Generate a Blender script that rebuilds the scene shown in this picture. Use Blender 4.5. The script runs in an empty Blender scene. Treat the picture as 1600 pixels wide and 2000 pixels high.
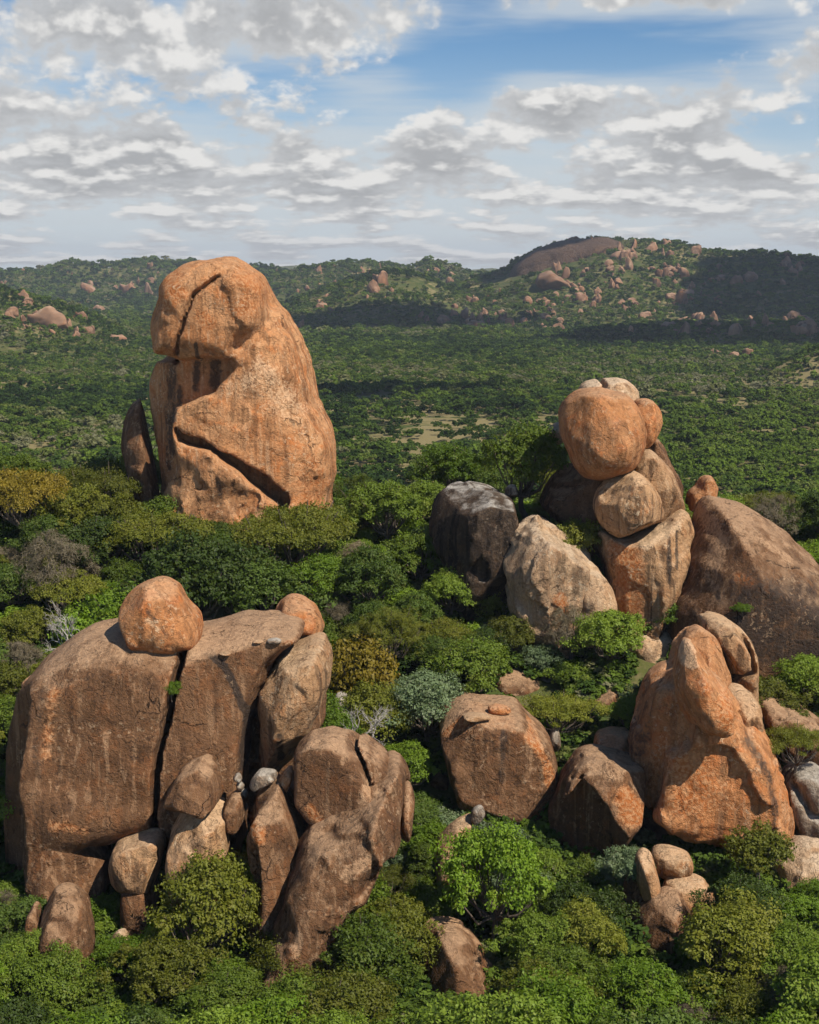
import bpy, math, random
import numpy as np
from mathutils import Vector

# ------------------------------------------------------------------ camera, sky, sun, exposure
SC = bpy.context.scene
COL = SC.collection
F = 2800.0                      # focal length in photograph pixels
HOR = 528.0                     # photograph row of the horizon
PITCH = math.atan((1000.0 - HOR) / F)
CAMZ = 75.0
cd = bpy.data.cameras.new('camera')
cam = bpy.data.objects.new('camera', cd)
COL.objects.link(cam)
cam.location = (0, 0, CAMZ)
cam.rotation_euler = (math.pi / 2 - PITCH, 0, 0)
cd.sensor_fit = 'VERTICAL'
cd.sensor_height = 36.0
cd.sensor_width = 28.8
cd.lens = F / 2000.0 * 36.0
cd.clip_start = 0.5
cd.clip_end = 60000
SC.camera = cam

SUN_AZ = math.radians(130)      # clockwise from +Y (the view direction) towards +X
SUN_EL = math.radians(50)
SUN = np.array([math.sin(SUN_AZ) * math.cos(SUN_EL), math.cos(SUN_AZ) * math.cos(SUN_EL), math.sin(SUN_EL)])
sd = bpy.data.lights.new('sun', 'SUN')
sd.energy = 5.0
sd.angle = math.radians(0.53)
sd.color = (1.0, 0.925, 0.80)
so = bpy.data.objects.new('sun', sd)
COL.objects.link(so)
so.rotation_euler = Vector(SUN).to_track_quat('Z', 'Y').to_euler()
so.location = (300, -200, 400)

SC.view_settings.view_transform = 'Standard'
SC.view_settings.look = 'None'
SC.view_settings.gamma = 1
SC.view_settings.exposure = 0.2
SC.view_settings.use_curve_mapping = False
SC.cycles.max_bounces = 4
SC.cycles.diffuse_bounces = 1
SC.cycles.glossy_bounces = 1
SC.cycles.transmission_bounces = 1
SC.cycles.volume_bounces = 0
SC.cycles.transparent_max_bounces = 4
SC.cycles.caustics_reflective = False
SC.cycles.caustics_refractive = False
SC.cycles.use_denoising = True
SC.cycles.use_adaptive_sampling = True
SC.cycles.adaptive_threshold = 0.025


class NT:
    """small helper for building node trees"""
    def __init__(self, tree):
        self.t = tree
        self.n = tree.nodes
        self.l = tree.links
        self.n.clear()

    def new(self, kind, **kw):
        nd = self.n.new(kind)
        for k, v in kw.items():
            setattr(nd, k, v)
        return nd

    def set(self, sock, v):
        if v is None:
            return
        if isinstance(v, bpy.types.NodeSocket):
            self.l.new(v, sock)
        else:
            if isinstance(v, (tuple, list)) and len(v) == 3 and sock.type == 'RGBA':
                v = (*v, 1)
            sock.default_value = v

    def math(self, op, a, b=None, c=None, clamp=False):
        nd = self.new('ShaderNodeMath', operation=op, use_clamp=clamp)
        for i, v in enumerate((a, b, c)):
            if v is not None:
                self.set(nd.inputs[i], v)
        return nd.outputs[0]

    def vmath(self, op, a, b=None):
        nd = self.new('ShaderNodeVectorMath', operation=op)
        self.set(nd.inputs[0], a)
        if b is not None:
            self.set(nd.inputs[1], b)
        return nd.outputs[0]

    def mix(self, f, a, b, blend='MIX'):
        nd = self.new('ShaderNodeMix', data_type='RGBA', blend_type=blend)
        self.set(nd.inputs[0], f)
        self.set(nd.inputs[6], a)
        self.set(nd.inputs[7], b)
        return nd.outputs[2]

    def noise(self, vec, scale, detail=3, rough=0.55, dist=0.0, dim='3D'):
        nd = self.new('ShaderNodeTexNoise', noise_dimensions=dim)
        self.set(nd.inputs['Vector'], vec)
        nd.inputs['Scale'].default_value = scale
        nd.inputs['Detail'].default_value = detail
        nd.inputs['Roughness'].default_value = rough
        nd.inputs['Distortion'].default_value = dist
        return nd.outputs[0]

    def smooth(self, v, a, b, lo=0.0, hi=1.0):
        nd = self.new('ShaderNodeMapRange', interpolation_type='SMOOTHSTEP')
        for i, q in enumerate((v, a, b, lo, hi)):
            self.set(nd.inputs[i], q)
        return nd.outputs[0]

    def lin(self, v, a, b, lo=0.0, hi=1.0):
        nd = self.new('ShaderNodeMapRange')
        for i, q in enumerate((v, a, b, lo, hi)):
            self.set(nd.inputs[i], q)
        return nd.outputs[0]

    def comb(self, x, y, z):
        nd = self.new('ShaderNodeCombineXYZ')
        for i, q in enumerate((x, y, z)):
            self.set(nd.inputs[i], q)
        return nd.outputs[0]


def build_world():
    w = bpy.data.worlds.new('World')
    SC.world = w
    w.use_nodes = True
    T = NT(w.node_tree)
    out = T.new('ShaderNodeOutputWorld')
    bg = T.new('ShaderNodeBackground')
    T.l.new(bg.outputs[0], out.inputs[0])
    sky = T.new('ShaderNodeTexSky', sky_type='NISHITA')
    sky.sun_disc = False
    sky.sun_elevation = SUN_EL
    sky.sun_rotation = SUN_AZ
    sky.altitude = 1400
    sky.air_density = 1.0
    sky.dust_density = 0.6
    sky.ozone_density = 2.0
    tc = T.new('ShaderNodeTexCoord')
    sep = T.new('ShaderNodeSeparateXYZ')
    T.l.new(tc.outputs['Generated'], sep.inputs[0])
    x, y, z = sep.outputs
    zc = T.math('MAXIMUM', z, 0.0)
    hyp = T.math('SQRT', T.math('ADD', T.math('MULTIPLY', x, x), T.math('MULTIPLY', y, y)))
    el = T.math('DIVIDE', zc, T.math('MAXIMUM', hyp, 0.05))       # tan elevation
    az = T.math('ARCTAN2', x, y)                                  # 0 straight ahead
    e0 = 0.03
    ee = T.math('ADD', el, e0)
    u = T.math('MULTIPLY', az, 22.0)
    v = T.math('LOGARITHM', ee, math.e)

    def cum(dv, seed, su, sv, det=6):
        vv = T.math('ADD', v, dv)
        p = T.comb(T.math('ADD', T.math('MULTIPLY', u, su), seed), T.math('MULTIPLY', vv, sv), 0.0)
        return T.noise(p, 1.0, det, 0.54, 0.0, '2D')

    # hand-set cloud banks: photograph column, row, half widths in pixels, weight
    banks = [(300, 55, 330, 75, .30), (700, 45, 120, 60, .24), (1260, 8, 220, 28, .28), (1030, 205, 75, 45, .30),
             (1270, 215, 190, 60, .30), (1330, 300, 110, 40, .22), (1560, 130, 90, 50, .25), (190, 290, 150, 42, .24),
             (340, 292, 70, 30, .20), (560, 370, 180, 40, .22), (790, 310, 150, 35, .18), (600, 290, 60, 30, .2),
             (40, 220, 90, 35, .16), (130, 350, 190, 40, .2), (1520, 350, 120, 36, .22), (1130, 370, 260, 36, .18),
             (980, 75, 90, 25, .12), (740, 172, 70, 30, .14),
             (1150, 100, 300, 62, -.36), (900, 130, 130, 60, -.16), (1500, 230, 110, 50, -.12), (20, 80, 40, 40, -.1)]
    bias = None
    for (bu, bv, wu, wv, wt) in banks:
        a0 = math.atan((bu - 800) / F)
        e_ = math.tan(PITCH * -1 + math.atan((1000 - bv) / F))
        da = T.math('DIVIDE', T.math('SUBTRACT', az, a0), wu / F)
        de = T.math('DIVIDE', T.math('SUBTRACT', el, e_), wv / F)
        r2 = T.math('ADD', T.math('MULTIPLY', da, da), T.math('MULTIPLY', de, de))
        g = T.math('MULTIPLY', T.math('EXPONENT', T.math('MULTIPLY', r2, -0.8)), wt)
        bias = g if bias is None else T.math('ADD', bias, g)
    cover = T.lin(el, 0.0, 0.2, 0.115, -0.045)
    hi_cut = T.smooth(el, 0.18, 0.55, 0.0, -0.2)
    off = T.math('ADD', T.math('ADD', bias, cover), hi_cut)

    def billow(dv, seed, su, sv):
        """puffy cell noise: rounded heads, as heaped cloud has"""
        vo = T.new('ShaderNodeTexVoronoi', feature='F1', voronoi_dimensions='2D')
        warp = T.noise(T.comb(T.math('MULTIPLY', u, su * 1.5), T.math('MULTIPLY', T.math('ADD', v, dv), sv * 1.5), seed), 1.0, 2, .5, 0, '2D')
        p = T.comb(T.math('MULTIPLY', u, su), T.math('ADD', T.math('MULTIPLY', T.math('ADD', v, dv), sv), T.math('MULTIPLY', warp, .7)), 0.0)
        T.l.new(p, vo.inputs['Vector'])
        vo.inputs['Scale'].default_value = 1.0
        vo.inputs['Detail'].default_value = 2.5
        vo.inputs['Roughness'].default_value = .55
        return T.math('SUBTRACT', .62, vo.outputs['Distance'])

    def field(dv, det):
        a = cum(dv, 3.1, 0.75, 4.4, det)
        b = billow(dv, 1.7, 1.9, 9.5)
        return T.math('ADD', T.math('ADD', T.math('MULTIPLY', a, .90), T.math('MULTIPLY', b, .13)), off)

    n0 = field(0.0, 6)
    n1 = field(0.075, 3)
    fine = T.noise(T.comb(T.math('MULTIPLY', u, 5.0), T.math('MULTIPLY', v, 24.0), 7.7), 1.0, 4, 0.6, 0.0, '2D')
    nd0 = T.math('ADD', n0, T.math('MULTIPLY', T.math('SUBTRACT', fine, 0.5), 0.06))
    dens = T.math('MULTIPLY', T.smooth(nd0, 0.445, 0.600), T.smooth(z, -.004, .004))
    slope = T.math('SUBTRACT', nd0, n1)
    lit = T.smooth(slope, -0.05, 0.17)
    thick = T.smooth(n0, 0.50, 0.80)
    # thin veil high up
    veilp = T.comb(T.math('MULTIPLY', u, 0.10), T.math('MULTIPLY', v, 3.2), 11.3)
    veil = T.smooth(T.math('ADD', T.noise(veilp, 1.0, 5, 0.62, 0.0, '2D'), T.math('ADD', T.math('MULTIPLY', bias, .85), T.math('ADD', T.lin(el, 0, .22, .24, -.06), T.smooth(el, .18, .55, 0, -.3)))), 0.40, 0.75)
    skyc = T.mix(1.0, sky.outputs[0], (0.050, 0.070, 0.084), 'MULTIPLY')
    milky = T.smooth(el, 0.0, 0.17, 0.95, 0.0)
    c0 = T.mix(milky, skyc, (0.58, 0.63, 0.66))
    c1 = T.mix(T.math('MULTIPLY', veil, 0.75), c0, (0.54, 0.58, 0.605))
    grey = T.mix(thick, (0.50, 0.505, 0.51), (0.36, 0.362, 0.368))
    cc = T.mix(lit, grey, (0.74, 0.725, 0.70))
    c2 = T.mix(T.math('MULTIPLY', dens, 0.94), c1, cc)
    T.l.new(c2, bg.inputs[0])
    bg.inputs[1].default_value = 1.0
    w.cycles.sampling_method = 'MANUAL'
    w.cycles.sample_map_resolution = 512


build_world()

# ------------------------------------------------------------------ numeric helpers
rng = np.random.default_rng(7)
LAT = rng.random((32, 32, 32))


def vnoise(x, y, z):
    xi, yi, zi = np.floor(x).astype(int), np.floor(y).astype(int), np.floor(z).astype(int)
    fx, fy, fz = x - xi, y - yi, z - zi
    fx = fx * fx * (3 - 2 * fx); fy = fy * fy * (3 - 2 * fy); fz = fz * fz * (3 - 2 * fz)
    x0, y0, z0 = xi & 31, yi & 31, zi & 31
    x1, y1, z1 = (xi + 1) & 31, (yi + 1) & 31, (zi + 1) & 31
    a = LAT[x0, y0, z0] * (1 - fx) + LAT[x1, y0, z0] * fx
    b = LAT[x0, y1, z0] * (1 - fx) + LAT[x1, y1, z0] * fx
    c = LAT[x0, y0, z1] * (1 - fx) + LAT[x1, y0, z1] * fx
    d = LAT[x0, y1, z1] * (1 - fx) + LAT[x1, y1, z1] * fx
    return (a * (1 - fy) + b * fy) * (1 - fz) + (c * (1 - fy) + d * fy) * fz - 0.5


def fbm(x, y, z, octv=4, gain=0.5):
    s = 0; a = 1.0; f = 1.0
    for i in range(octv):
        s = s + a * vnoise(x * f + 17.3 * i, y * f + 5.1 * i, z * f + 9.7 * i)
        a *= gain; f *= 2.03
    return s


CP, SP = math.cos(PITCH), math.sin(PITCH)


def ray(u, v):
    a = (u - 800.0) / F; b = -(v - 1000.0) / F
    return a, CP + b * SP, -SP + b * CP


def at(u, v, Y):
    dx, dy, dz = ray(u, v)
    t = Y / dy
    return dx * t, Y, CAMZ + dz * t


def project(x, y, z):
    zz = z - CAMZ
    dep = y * CP - zz * SP
    up = y * SP + zz * CP
    return 800 + F * x / dep, 1000 - F * up / dep


def smooth01(t):
    t = np.clip(t, 0, 1)
    return t * t * (3 - 2 * t)


# ------------------------------------------------------------------ terrain
# the near hillside: ground level along the line of sight (metres ahead, metres up)
HY = np.array([-50, 20, 60, 85, 95, 105, 112, 120, 130, 145, 160, 175, 190, 215, 250, 290, 340, 400])
HZ = np.array([20, 20, 21.0, 22.0, 22.8, 23.8, 25.3, 27.5, 31.5, 37, 42, 44.5, 44, 36, 24, 11, 2.5, 0])


def ridge(U, R, prof, dist, front, back, zbase=0.0):
    """a hill chain whose skyline follows prof (photograph col,row) at range dist"""
    pu = np.array([p[0] for p in prof], float); pv = np.array([p[1] for p in prof], float)
    row = np.interp(U, pu, pv)
    h = CAMZ + dist * np.tan(np.arctan((1000 - row) / F) - PITCH)
    t = (R - dist)
    fall = np.where(t < 0, smooth01(1 + t / front), smooth01(1 - t / back))
    return np.maximum(h - 4.0, 0) * fall


RIDGES = [
    ([(700, 640), (860, 575), (930, 545), (985, 528), (1040, 492), (1100, 474), (1180, 465), (1250, 472), (1330, 478), (1370, 490), (1440, 494), (1500, 494), (1600, 508), (1800, 520), (2200, 560)], 2350, 620, 700),
    ([(-600, 520), (-200, 540), (0, 556), (60, 572), (130, 590), (190, 615), (260, 655), (330, 700)], 1560, 330, 300),
    ([(300, 640), (540, 600), (640, 560), (700, 540), (750, 527), (800, 530), (850, 545), (930, 590), (1000, 640)], 2150, 420, 350),
    ([(400, 620), (520, 540), (600, 522), (660, 514), (705, 506), (760, 517), (800, 522), (835, 508), (870, 516), (905, 530), (960, 535), (1100, 560)], 3000, 500, 500),
    ([(-600, 540), (0, 530), (90, 528), (120, 518), (142, 510), (175, 520), (215, 520), (250, 514), (285, 507), (320, 511), (400, 516), (480, 520), (560, 530), (700, 560)], 3600, 700, 600),
    ([(-900, 524), (0, 527), (60, 525), (180, 529), (520, 521), (600, 516), (660, 519), (900, 527), (960, 522), (1000, 526), (1500, 512), (1600, 510), (2400, 520)], 6500, 1500, 1500),
    ([(600, 680), (830, 652), (900, 642), (1000, 648), (1060, 668), (1120, 690)], 1620, 130, 140),
    ([(980, 690), (1060, 662), (1180, 636), (1300, 628), (1450, 628), (1600, 620), (2000, 600)], 1560, 160, 260),
    ([(1430, 760), (1520, 700), (1600, 668), (1800, 640)], 1000, 90, 150),
]


def terrain(x, y):
    x = np.asarray(x, float); y = np.asarray(y, float)
    r = np.sqrt(x * x + y * y)
    near = np.interp(y + 2.0 * fbm(x / 25, y / 25, 0 * x, 2), HY, HZ)
    side = smooth01((np.abs(x + 10) - 110) / 160)
    near = near * (1 - 0.85 * side)
    n = fbm(x / 9.0, y / 9.0, 0 * x + 3, 3)
    near = near + n * 1.6 * smooth01((260 - r) / 60)
    yy = np.maximum(y, 1.0)
    U = 800 + F * np.clip(x / yy, -1.2, 1.2) * (1 / CP)
    far = np.zeros_like(x)
    for i, (prof, d, fr, bk) in enumerate(RIDGES):
        lump = 1 + 0.28 * fbm(x / (d * 0.035), y / (d * 0.035), 0 * x + i, 3)
        h = ridge(U, r, prof, d, fr, bk)
        t = np.clip((r - d) / fr, -1, 0)
        k = np.abs(t) * 1.0
        far = np.maximum(far, h * (1 + (lump - 1) * np.clip(k * 3, 0.12, 1)))
    far = np.where(y > 300, far, 0)
    plain = 1.5 * fbm(x / 60, y / 60, 0 * x + 8, 2) * smooth01((r - 300) / 200)
    return near + far + plain


GRID = {}


def tgrid():
    """terrain heights on a polar lattice, shared by the ground sheet and by every lookup"""
    if not GRID:
        rr = np.exp(np.linspace(math.log(6), math.log(8300), 640))
        aa = np.radians(np.linspace(-48, 48, 400))
        Rg, Ag = np.meshgrid(rr, aa, indexing='ij')
        X = Rg * np.sin(Ag); Y = Rg * np.cos(Ag)
        GRID.update(X=X, Y=Y, Z=terrain(X, Y), l0=math.log(6), dl=(math.log(8300) - math.log(6)) / 639, a0=aa[0], da=aa[1] - aa[0])
    return GRID


def tz(x, y):
    G = tgrid()
    x = np.asarray(x, float); y = np.asarray(y, float)
    i = np.clip((np.log(np.maximum(np.hypot(x, y), 6.01)) - G['l0']) / G['dl'], 0, 638.999)
    j = np.clip((np.arctan2(x, y) - G['a0']) / G['da'], 0, 398.999)
    i0 = i.astype(int); j0 = j.astype(int); fi = i - i0; fj = j - j0
    Z = G['Z']
    return (Z[i0, j0] * (1 - fj) + Z[i0, j0 + 1] * fj) * (1 - fi) + (Z[i0 + 1, j0] * (1 - fj) + Z[i0 + 1, j0 + 1] * fj) * fi


RT = np.exp(np.linspace(math.log(70), math.log(9000), 1400))


def ground_hit(u, v, lift=0.0):
    dx, dy, dz = ray(u, v)
    X = dx * RT; Y = dy * RT
    b = CAMZ + dz * RT < tz(X, Y) + lift
    if not b.any():
        return None
    i = int(np.argmax(b))
    return X[i], Y[i], float(tz(X[i], Y[i]))


def mesh_from(name, V, Q, smooth=True, mats=()):
    V = np.asarray(V, np.float32); Q = np.asarray(Q, np.int32)
    me = bpy.data.meshes.new(name)
    k = Q.shape[1]
    me.vertices.add(len(V)); me.vertices.foreach_set('co', V.ravel())
    me.loops.add(Q.size); me.loops.foreach_set('vertex_index', Q.ravel())
    me.polygons.add(len(Q))
    me.polygons.foreach_set('loop_start', np.arange(0, Q.size, k, dtype=np.int32))
    me.polygons.foreach_set('loop_total', np.full(len(Q), k, np.int32))
    me.polygons.foreach_set('use_smooth', np.full(len(Q), smooth, bool))
    for m in mats:
        me.materials.append(m)
    me.update(calc_edges=True)
    return me


def link(name, me, parent=None, loc=None, label=None, cat=None, group=None, kind=None):
    o = bpy.data.objects.new(name, me)
    COL.objects.link(o)
    if parent is not None:
        o.parent = parent
    if loc is not None:
        o.location = loc
    if label: o['label'] = label
    if cat: o['category'] = cat
    if group: o['group'] = group
    if kind: o['kind'] = kind
    return o


# ------------------------------------------------------------------ materials
def new_mat(name):
    m = bpy.data.materials.new(name)
    m.use_nodes = True
    T = NT(m.node_tree)
    out = T.new('ShaderNodeOutputMaterial')
    return m, T, out


def rock_mat(name, base, alt, rust, pale, top, streak=0.5, rustamt=0.5, paleamt=0.5, dark=0.5, topamt=0.7, grain=1.0, sc=1.0, topth=(.56, 1.0)):
    m, T, out = new_mat(name)
    bs = T.new('ShaderNodeBsdfPrincipled')
    T.l.new(bs.outputs[0], out.inputs[0])
    tc = T.new('ShaderNodeTexCoord')
    oi = T.new('ShaderNodeObjectInfo')
    p = T.vmath('ADD', tc.outputs['Object'], T.vmath('MULTIPLY', oi.outputs['Location'], (.37, .37, .37)))
    if sc != 1.0:
        mp0 = T.new('ShaderNodeVectorMath', operation='SCALE')
        T.l.new(p, mp0.inputs[0]); mp0.inputs[3].default_value = sc
        p = mp0.outputs[0]
    sepn = T.new('ShaderNodeSeparateXYZ')
    geo = T.new('ShaderNodeNewGeometry')
    T.l.new(geo.outputs['Normal'], sepn.inputs[0])
    nz = sepn.outputs[2]
    big = T.noise(p, 0.16, 4, 0.55, 0.3)
    mid = T.noise(p, 0.55, 4, 0.6, 0.4)
    fin = T.noise(p, 3.2, 3, 0.65)
    vfin = T.noise(p, 11.0, 2, 0.6)
    st = T.vmath('MULTIPLY', p, (1.0, 1.0, 0.07))
    s1 = T.noise(st, 0.9, 4, 0.6, 0.3)
    s2 = T.noise(T.vmath('ADD', st, (31.0, 7.0, 3.0)), 1.7, 3, 0.6, 0.2)
    sl = T.noise(T.vmath('MULTIPLY', T.vmath('ADD', p, (5.0, 3.0, 9.0)), (1.0, 1.0, 0.3)), 1.5, 4, 0.65, 0.8)
    steep = T.smooth(T.math('ABSOLUTE', nz), 0.95, 0.55)
    col = T.mix(T.smooth(big, 0.36, 0.64), base, alt)
    col = T.mix(T.math('MULTIPLY', T.smooth(mid, 0.50, 0.66), rustamt), col, rust)
    # pale run-off streaks and flaked patches
    pm = T.math('MULTIPLY', T.math('MULTIPLY', T.smooth(s2, 0.52, 0.64), T.lin(big, .35, .65, 1.0, .3)), paleamt)
    col = T.mix(pm, col, pale)
    fl = T.math('MULTIPLY', T.smooth(sl, 0.635, 0.68), 0.55 * paleamt)
    col = T.mix(fl, col, pale)
    # dark mineral streaks
    dm = T.math('MULTIPLY', T.math('MULTIPLY', T.smooth(s1, 0.49, 0.62), steep), min(1.0, streak * 1.5))
    col = T.mix(dm, col, (base[0] * .30, base[1] * .30, base[2] * .32))
    dp = T.math('MULTIPLY', T.smooth(T.noise(T.vmath('ADD', p, (50.0, 0, 0)), 0.30, 5, 0.62, 0.5), 0.52, 0.68), dark)
    col = T.mix(dp, col, (base[0] * .5, base[1] * .47, base[2] * .47))
    # exfoliation: thin sheets have flaked off, showing fresher stone
    q1 = T.noise(T.vmath('ADD', p, (13.0, 71.0, 5.0)), 0.34, 5, 0.62, 0.9)
    q2 = T.noise(T.vmath('ADD', p, (3.0, 21.0, 55.0)), 0.95, 4, 0.65, 0.7)
    ex1 = T.smooth(q1, .545, .562)
    ex2 = T.smooth(q2, .600, .618)
    col = T.mix(T.math('MULTIPLY', ex1, .30), col, alt)
    col = T.mix(T.math('MULTIPLY', ex2, .45 * rustamt + .1), col, T.mix(T.smooth(fin, .4, .6), rust, pale))
    # hairline joints
    vo = T.new('ShaderNodeTexVoronoi', feature='DISTANCE_TO_EDGE')
    T.l.new(T.vmath('ADD', p, T.vmath('MULTIPLY', T.comb(mid, big, fin), (3.0, 5.0, .8))), vo.inputs['Vector'])
    vo.inputs['Scale'].default_value = .11
    jl = T.math('MULTIPLY', T.smooth(vo.outputs['Distance'], .008, .001), T.smooth(big, .54, .60))
    col = T.mix(T.math('MULTIPLY', jl, .8), col, (base[0] * .25, base[1] * .25, base[2] * .25))
    # marks with a shape of their own; some dark ones deepen the tower's shade
    am = T.new('ShaderNodeAttribute', attribute_name='stain_shade')
    ar = T.new('ShaderNodeAttribute', attribute_name='fresh')
    ap = T.new('ShaderNodeAttribute', attribute_name='lichen')
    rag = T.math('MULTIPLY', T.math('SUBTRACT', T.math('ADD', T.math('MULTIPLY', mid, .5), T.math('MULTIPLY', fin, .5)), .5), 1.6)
    col = T.mix(T.math('MULTIPLY', T.smooth(T.math('ADD', ar.outputs['Fac'], rag), .3, .65), .85), col, T.mix(T.smooth(fin, .4, .62), (.42, .13, .032), (.44, .22, .10)))
    col = T.mix(T.math('MULTIPLY', T.smooth(T.math('ADD', ap.outputs['Fac'], rag), .3, .65), .8), col, pale)
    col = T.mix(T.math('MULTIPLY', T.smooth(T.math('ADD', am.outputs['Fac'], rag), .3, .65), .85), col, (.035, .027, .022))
    # lichen-grey weathered crowns
    tm = T.math('MULTIPLY', T.smooth(T.math('ADD', nz, T.math('MULTIPLY', T.math('SUBTRACT', mid, 0.5), 0.9)), topth[0], topth[1]), topamt)
    col = T.mix(tm, col, top)
    # worn arrises show the fresher stone
    pt = T.smooth(geo.outputs['Pointiness'], .515, .575)
    col = T.mix(T.math('MULTIPLY', pt, T.lin(mid, .3, .7, .25, .85)), col, T.mix(T.smooth(fin, .42, .58), rust, pale))
    # crisp crusts of lichen in colonies
    lz = T.math('MULTIPLY', T.smooth(T.noise(T.vmath('ADD', p, (9.0, 4.0, 77.0)), 2.1, 4, 0.7, 0.3), .575, .60), T.smooth(T.noise(T.vmath('ADD', p, (90.0, 14.0, 7.0)), 0.28, 3, 0.5), .50, .62))
    col = T.mix(T.math('MULTIPLY', lz, .6), col, (pale[0] * .9, pale[1] * .98, pale[2] * 1.05))
    lz2 = T.math('MULTIPLY', T.smooth(T.noise(T.vmath('ADD', p, (33.0, 64.0, 7.0)), 1.6, 4, 0.7, 0.3), .58, .60), T.smooth(T.noise(T.vmath('ADD', p, (19.0, 84.0, 7.0)), 0.25, 3, 0.5), .50, .62))
    col = T.mix(T.math('MULTIPLY', lz2, .65), col, (base[0] * .38, base[1] * .38, base[2] * .42))
    # grain
    g = T.math('ADD', T.math('MULTIPLY', T.math('SUBTRACT', fin, 0.5), 1.0 * grain), T.math('MULTIPLY', T.math('SUBTRACT', vfin, 0.5), 0.5 * grain))
    col = T.mix(1.0, col, T.comb(*(3 * [T.math('ADD', g, 1.0)])), 'MULTIPLY')
    tint = T.lin(oi.outputs['Random'], 0, 1, 0.9, 1.1)
    col = T.mix(1.0, col, T.comb(tint, tint, tint), 'MULTIPLY')
    T.l.new(col, bs.inputs['Base Color'])
    bs.inputs['Roughness'].default_value = 0.9
    bs.inputs['Specular IOR Level'].default_value = 0.2
    hgt = T.math('ADD', T.math('MULTIPLY', mid, 0.22), T.math('ADD', T.math('MULTIPLY', fin, 0.20), T.math('MULTIPLY', vfin, 0.09)))
    hgt = T.math('ADD', hgt, T.math('MULTIPLY', T.smooth(sl, 0.62, 0.66), -0.06))
    hgt = T.math('ADD', hgt, T.math('ADD', T.math('MULTIPLY', ex1, -.13), T.math('MULTIPLY', ex2, -.08)))
    hgt = T.math('ADD', hgt, T.math('MULTIPLY', jl, -.20))
    bp = T.new('ShaderNodeBump')
    bp.inputs['Strength'].default_value = 1.0
    bp.inputs['Distance'].default_value = 0.9 / sc
    T.l.new(hgt, bp.inputs['Height'])
    T.l.new(bp.outputs[0], bs.inputs['Normal'])
    return m


RM = {
    'tower': rock_mat('tower_granite', (.42, .180, .070), (.49, .250, .115), (.46, .140, .032), (.60, .38, .22), (.52, .29, .145), .40, .6, .5, .25, .3),
    'orange': rock_mat('orange_granite', (.39, .160, .058), (.43, .205, .088), (.45, .125, .028), (.56, .36, .21), (.53, .335, .195), .35, .6, .35, .25, .45),
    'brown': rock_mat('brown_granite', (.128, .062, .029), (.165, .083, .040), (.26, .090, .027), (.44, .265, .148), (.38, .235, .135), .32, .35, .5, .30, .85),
    'tan': rock_mat('tan_granite', (.34, .185, .088), (.41, .240, .122), (.40, .140, .038), (.58, .40, .245), (.54, .37, .225), .6, .4, .6, .35, .6),
    'pale': rock_mat('pale_granite', (.42, .260, .145), (.48, .315, .185), (.42, .180, .065), (.62, .47, .315), (.56, .44, .31), .4, .35, .5, .45, .6),
    'grey': rock_mat('grey_granite', (.20, .150, .108), (.26, .205, .150), (.28, .145, .07), (.48, .41, .325), (.42, .375, .315), .6, .3, .5, .5, .7),
    'dark': rock_mat('dark_granite', (.050, .034, .023), (.070, .045, .028), (.13, .06, .024), (.20, .14, .095), (.46, .42, .365), .7, .3, .3, .5, .95, topth=(.78, 1.1)),
    'hill': rock_mat('hill_granite', (.20, .108, .062), (.27, .155, .092), (.32, .125, .045), (.42, .27, .175), (.36, .235, .155), .6, .4, .5, .5, .5, 1.0, 0.3),
    'hilldark': rock_mat('hill_dark_granite', (.075, .044, .028), (.10, .060, .038), (.15, .072, .035), (.17, .112, .07), (.10, .066, .047), .6, .3, .3, .5, .3, 1.0, 0.12),
}


def leaf_mat(name, c, c2, hue=0.5):
    m, T, out = new_mat(name)
    at_ = T.new('ShaderNodeAttribute', attribute_name='tint')
    oi = T.new('ShaderNodeObjectInfo')
    f = T.math('ADD', T.math('MULTIPLY', at_.outputs['Fac'], 0.65), T.math('MULTIPLY', oi.outputs['Random'], 0.35))
    col = T.mix(f, c, c2)
    col = T.mix(T.smooth(at_.outputs['Fac'], .62, .92, 0, .55), col, (.5 * c2[0] + .10, .5 * c2[1] + .075, c2[2] + .012))
    col = T.mix(T.smooth(at_.outputs['Fac'], .22, .06, 0, .6), col, (c[0] * .45, c[1] * .5, c[2] * .6))
    v = T.lin(oi.outputs['Random'], 0, 1, 0.66, 1.28)
    col = T.mix(1.0, col, T.comb(v, v, v), 'MULTIPLY')
    d = T.new('ShaderNodeBsdfPrincipled')
    T.l.new(col, d.inputs['Base Color'])
    d.inputs['Roughness'].default_value = 0.55
    d.inputs['Specular IOR Level'].default_value = 0.25
    t = T.new('ShaderNodeBsdfTranslucent')
    T.l.new(T.mix(1.0, col, (1.2, 1.25, 0.5), 'MULTIPLY'), t.inputs[0])
    ms = T.new('ShaderNodeMixShader')
    ms.inputs[0].default_value = 0.33
    T.l.new(d.outputs[0], ms.inputs[1]); T.l.new(t.outputs[0], ms.inputs[2])
    T.l.new(ms.outputs[0], out.inputs[0])
    return m


LM = {
    'dark': leaf_mat('dark_leaf', (.058, .098, .014), (.110, .160, .024)),
    'mid': leaf_mat('mid_leaf', (.104, .162, .016), (.195, .262, .028)),
    'green': leaf_mat('fresh_leaf', (.100, .178, .012), (.190, .285, .020)),
    'olive': leaf_mat('olive_leaf', (.120, .140, .014), (.205, .210, .024)),
    'rust': leaf_mat('rusty_leaf', (.155, .130, .014), (.290, .205, .022)),
    'lime': leaf_mat('lime_leaf', (.145, .235, .016), (.245, .350, .030)),
    'blue': leaf_mat('blue_leaf', (.105, .160, .070), (.200, .255, .125)),
    'twig': leaf_mat('twig_leaf', (.170, .138, .085), (.270, .220, .145)),
}


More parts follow.
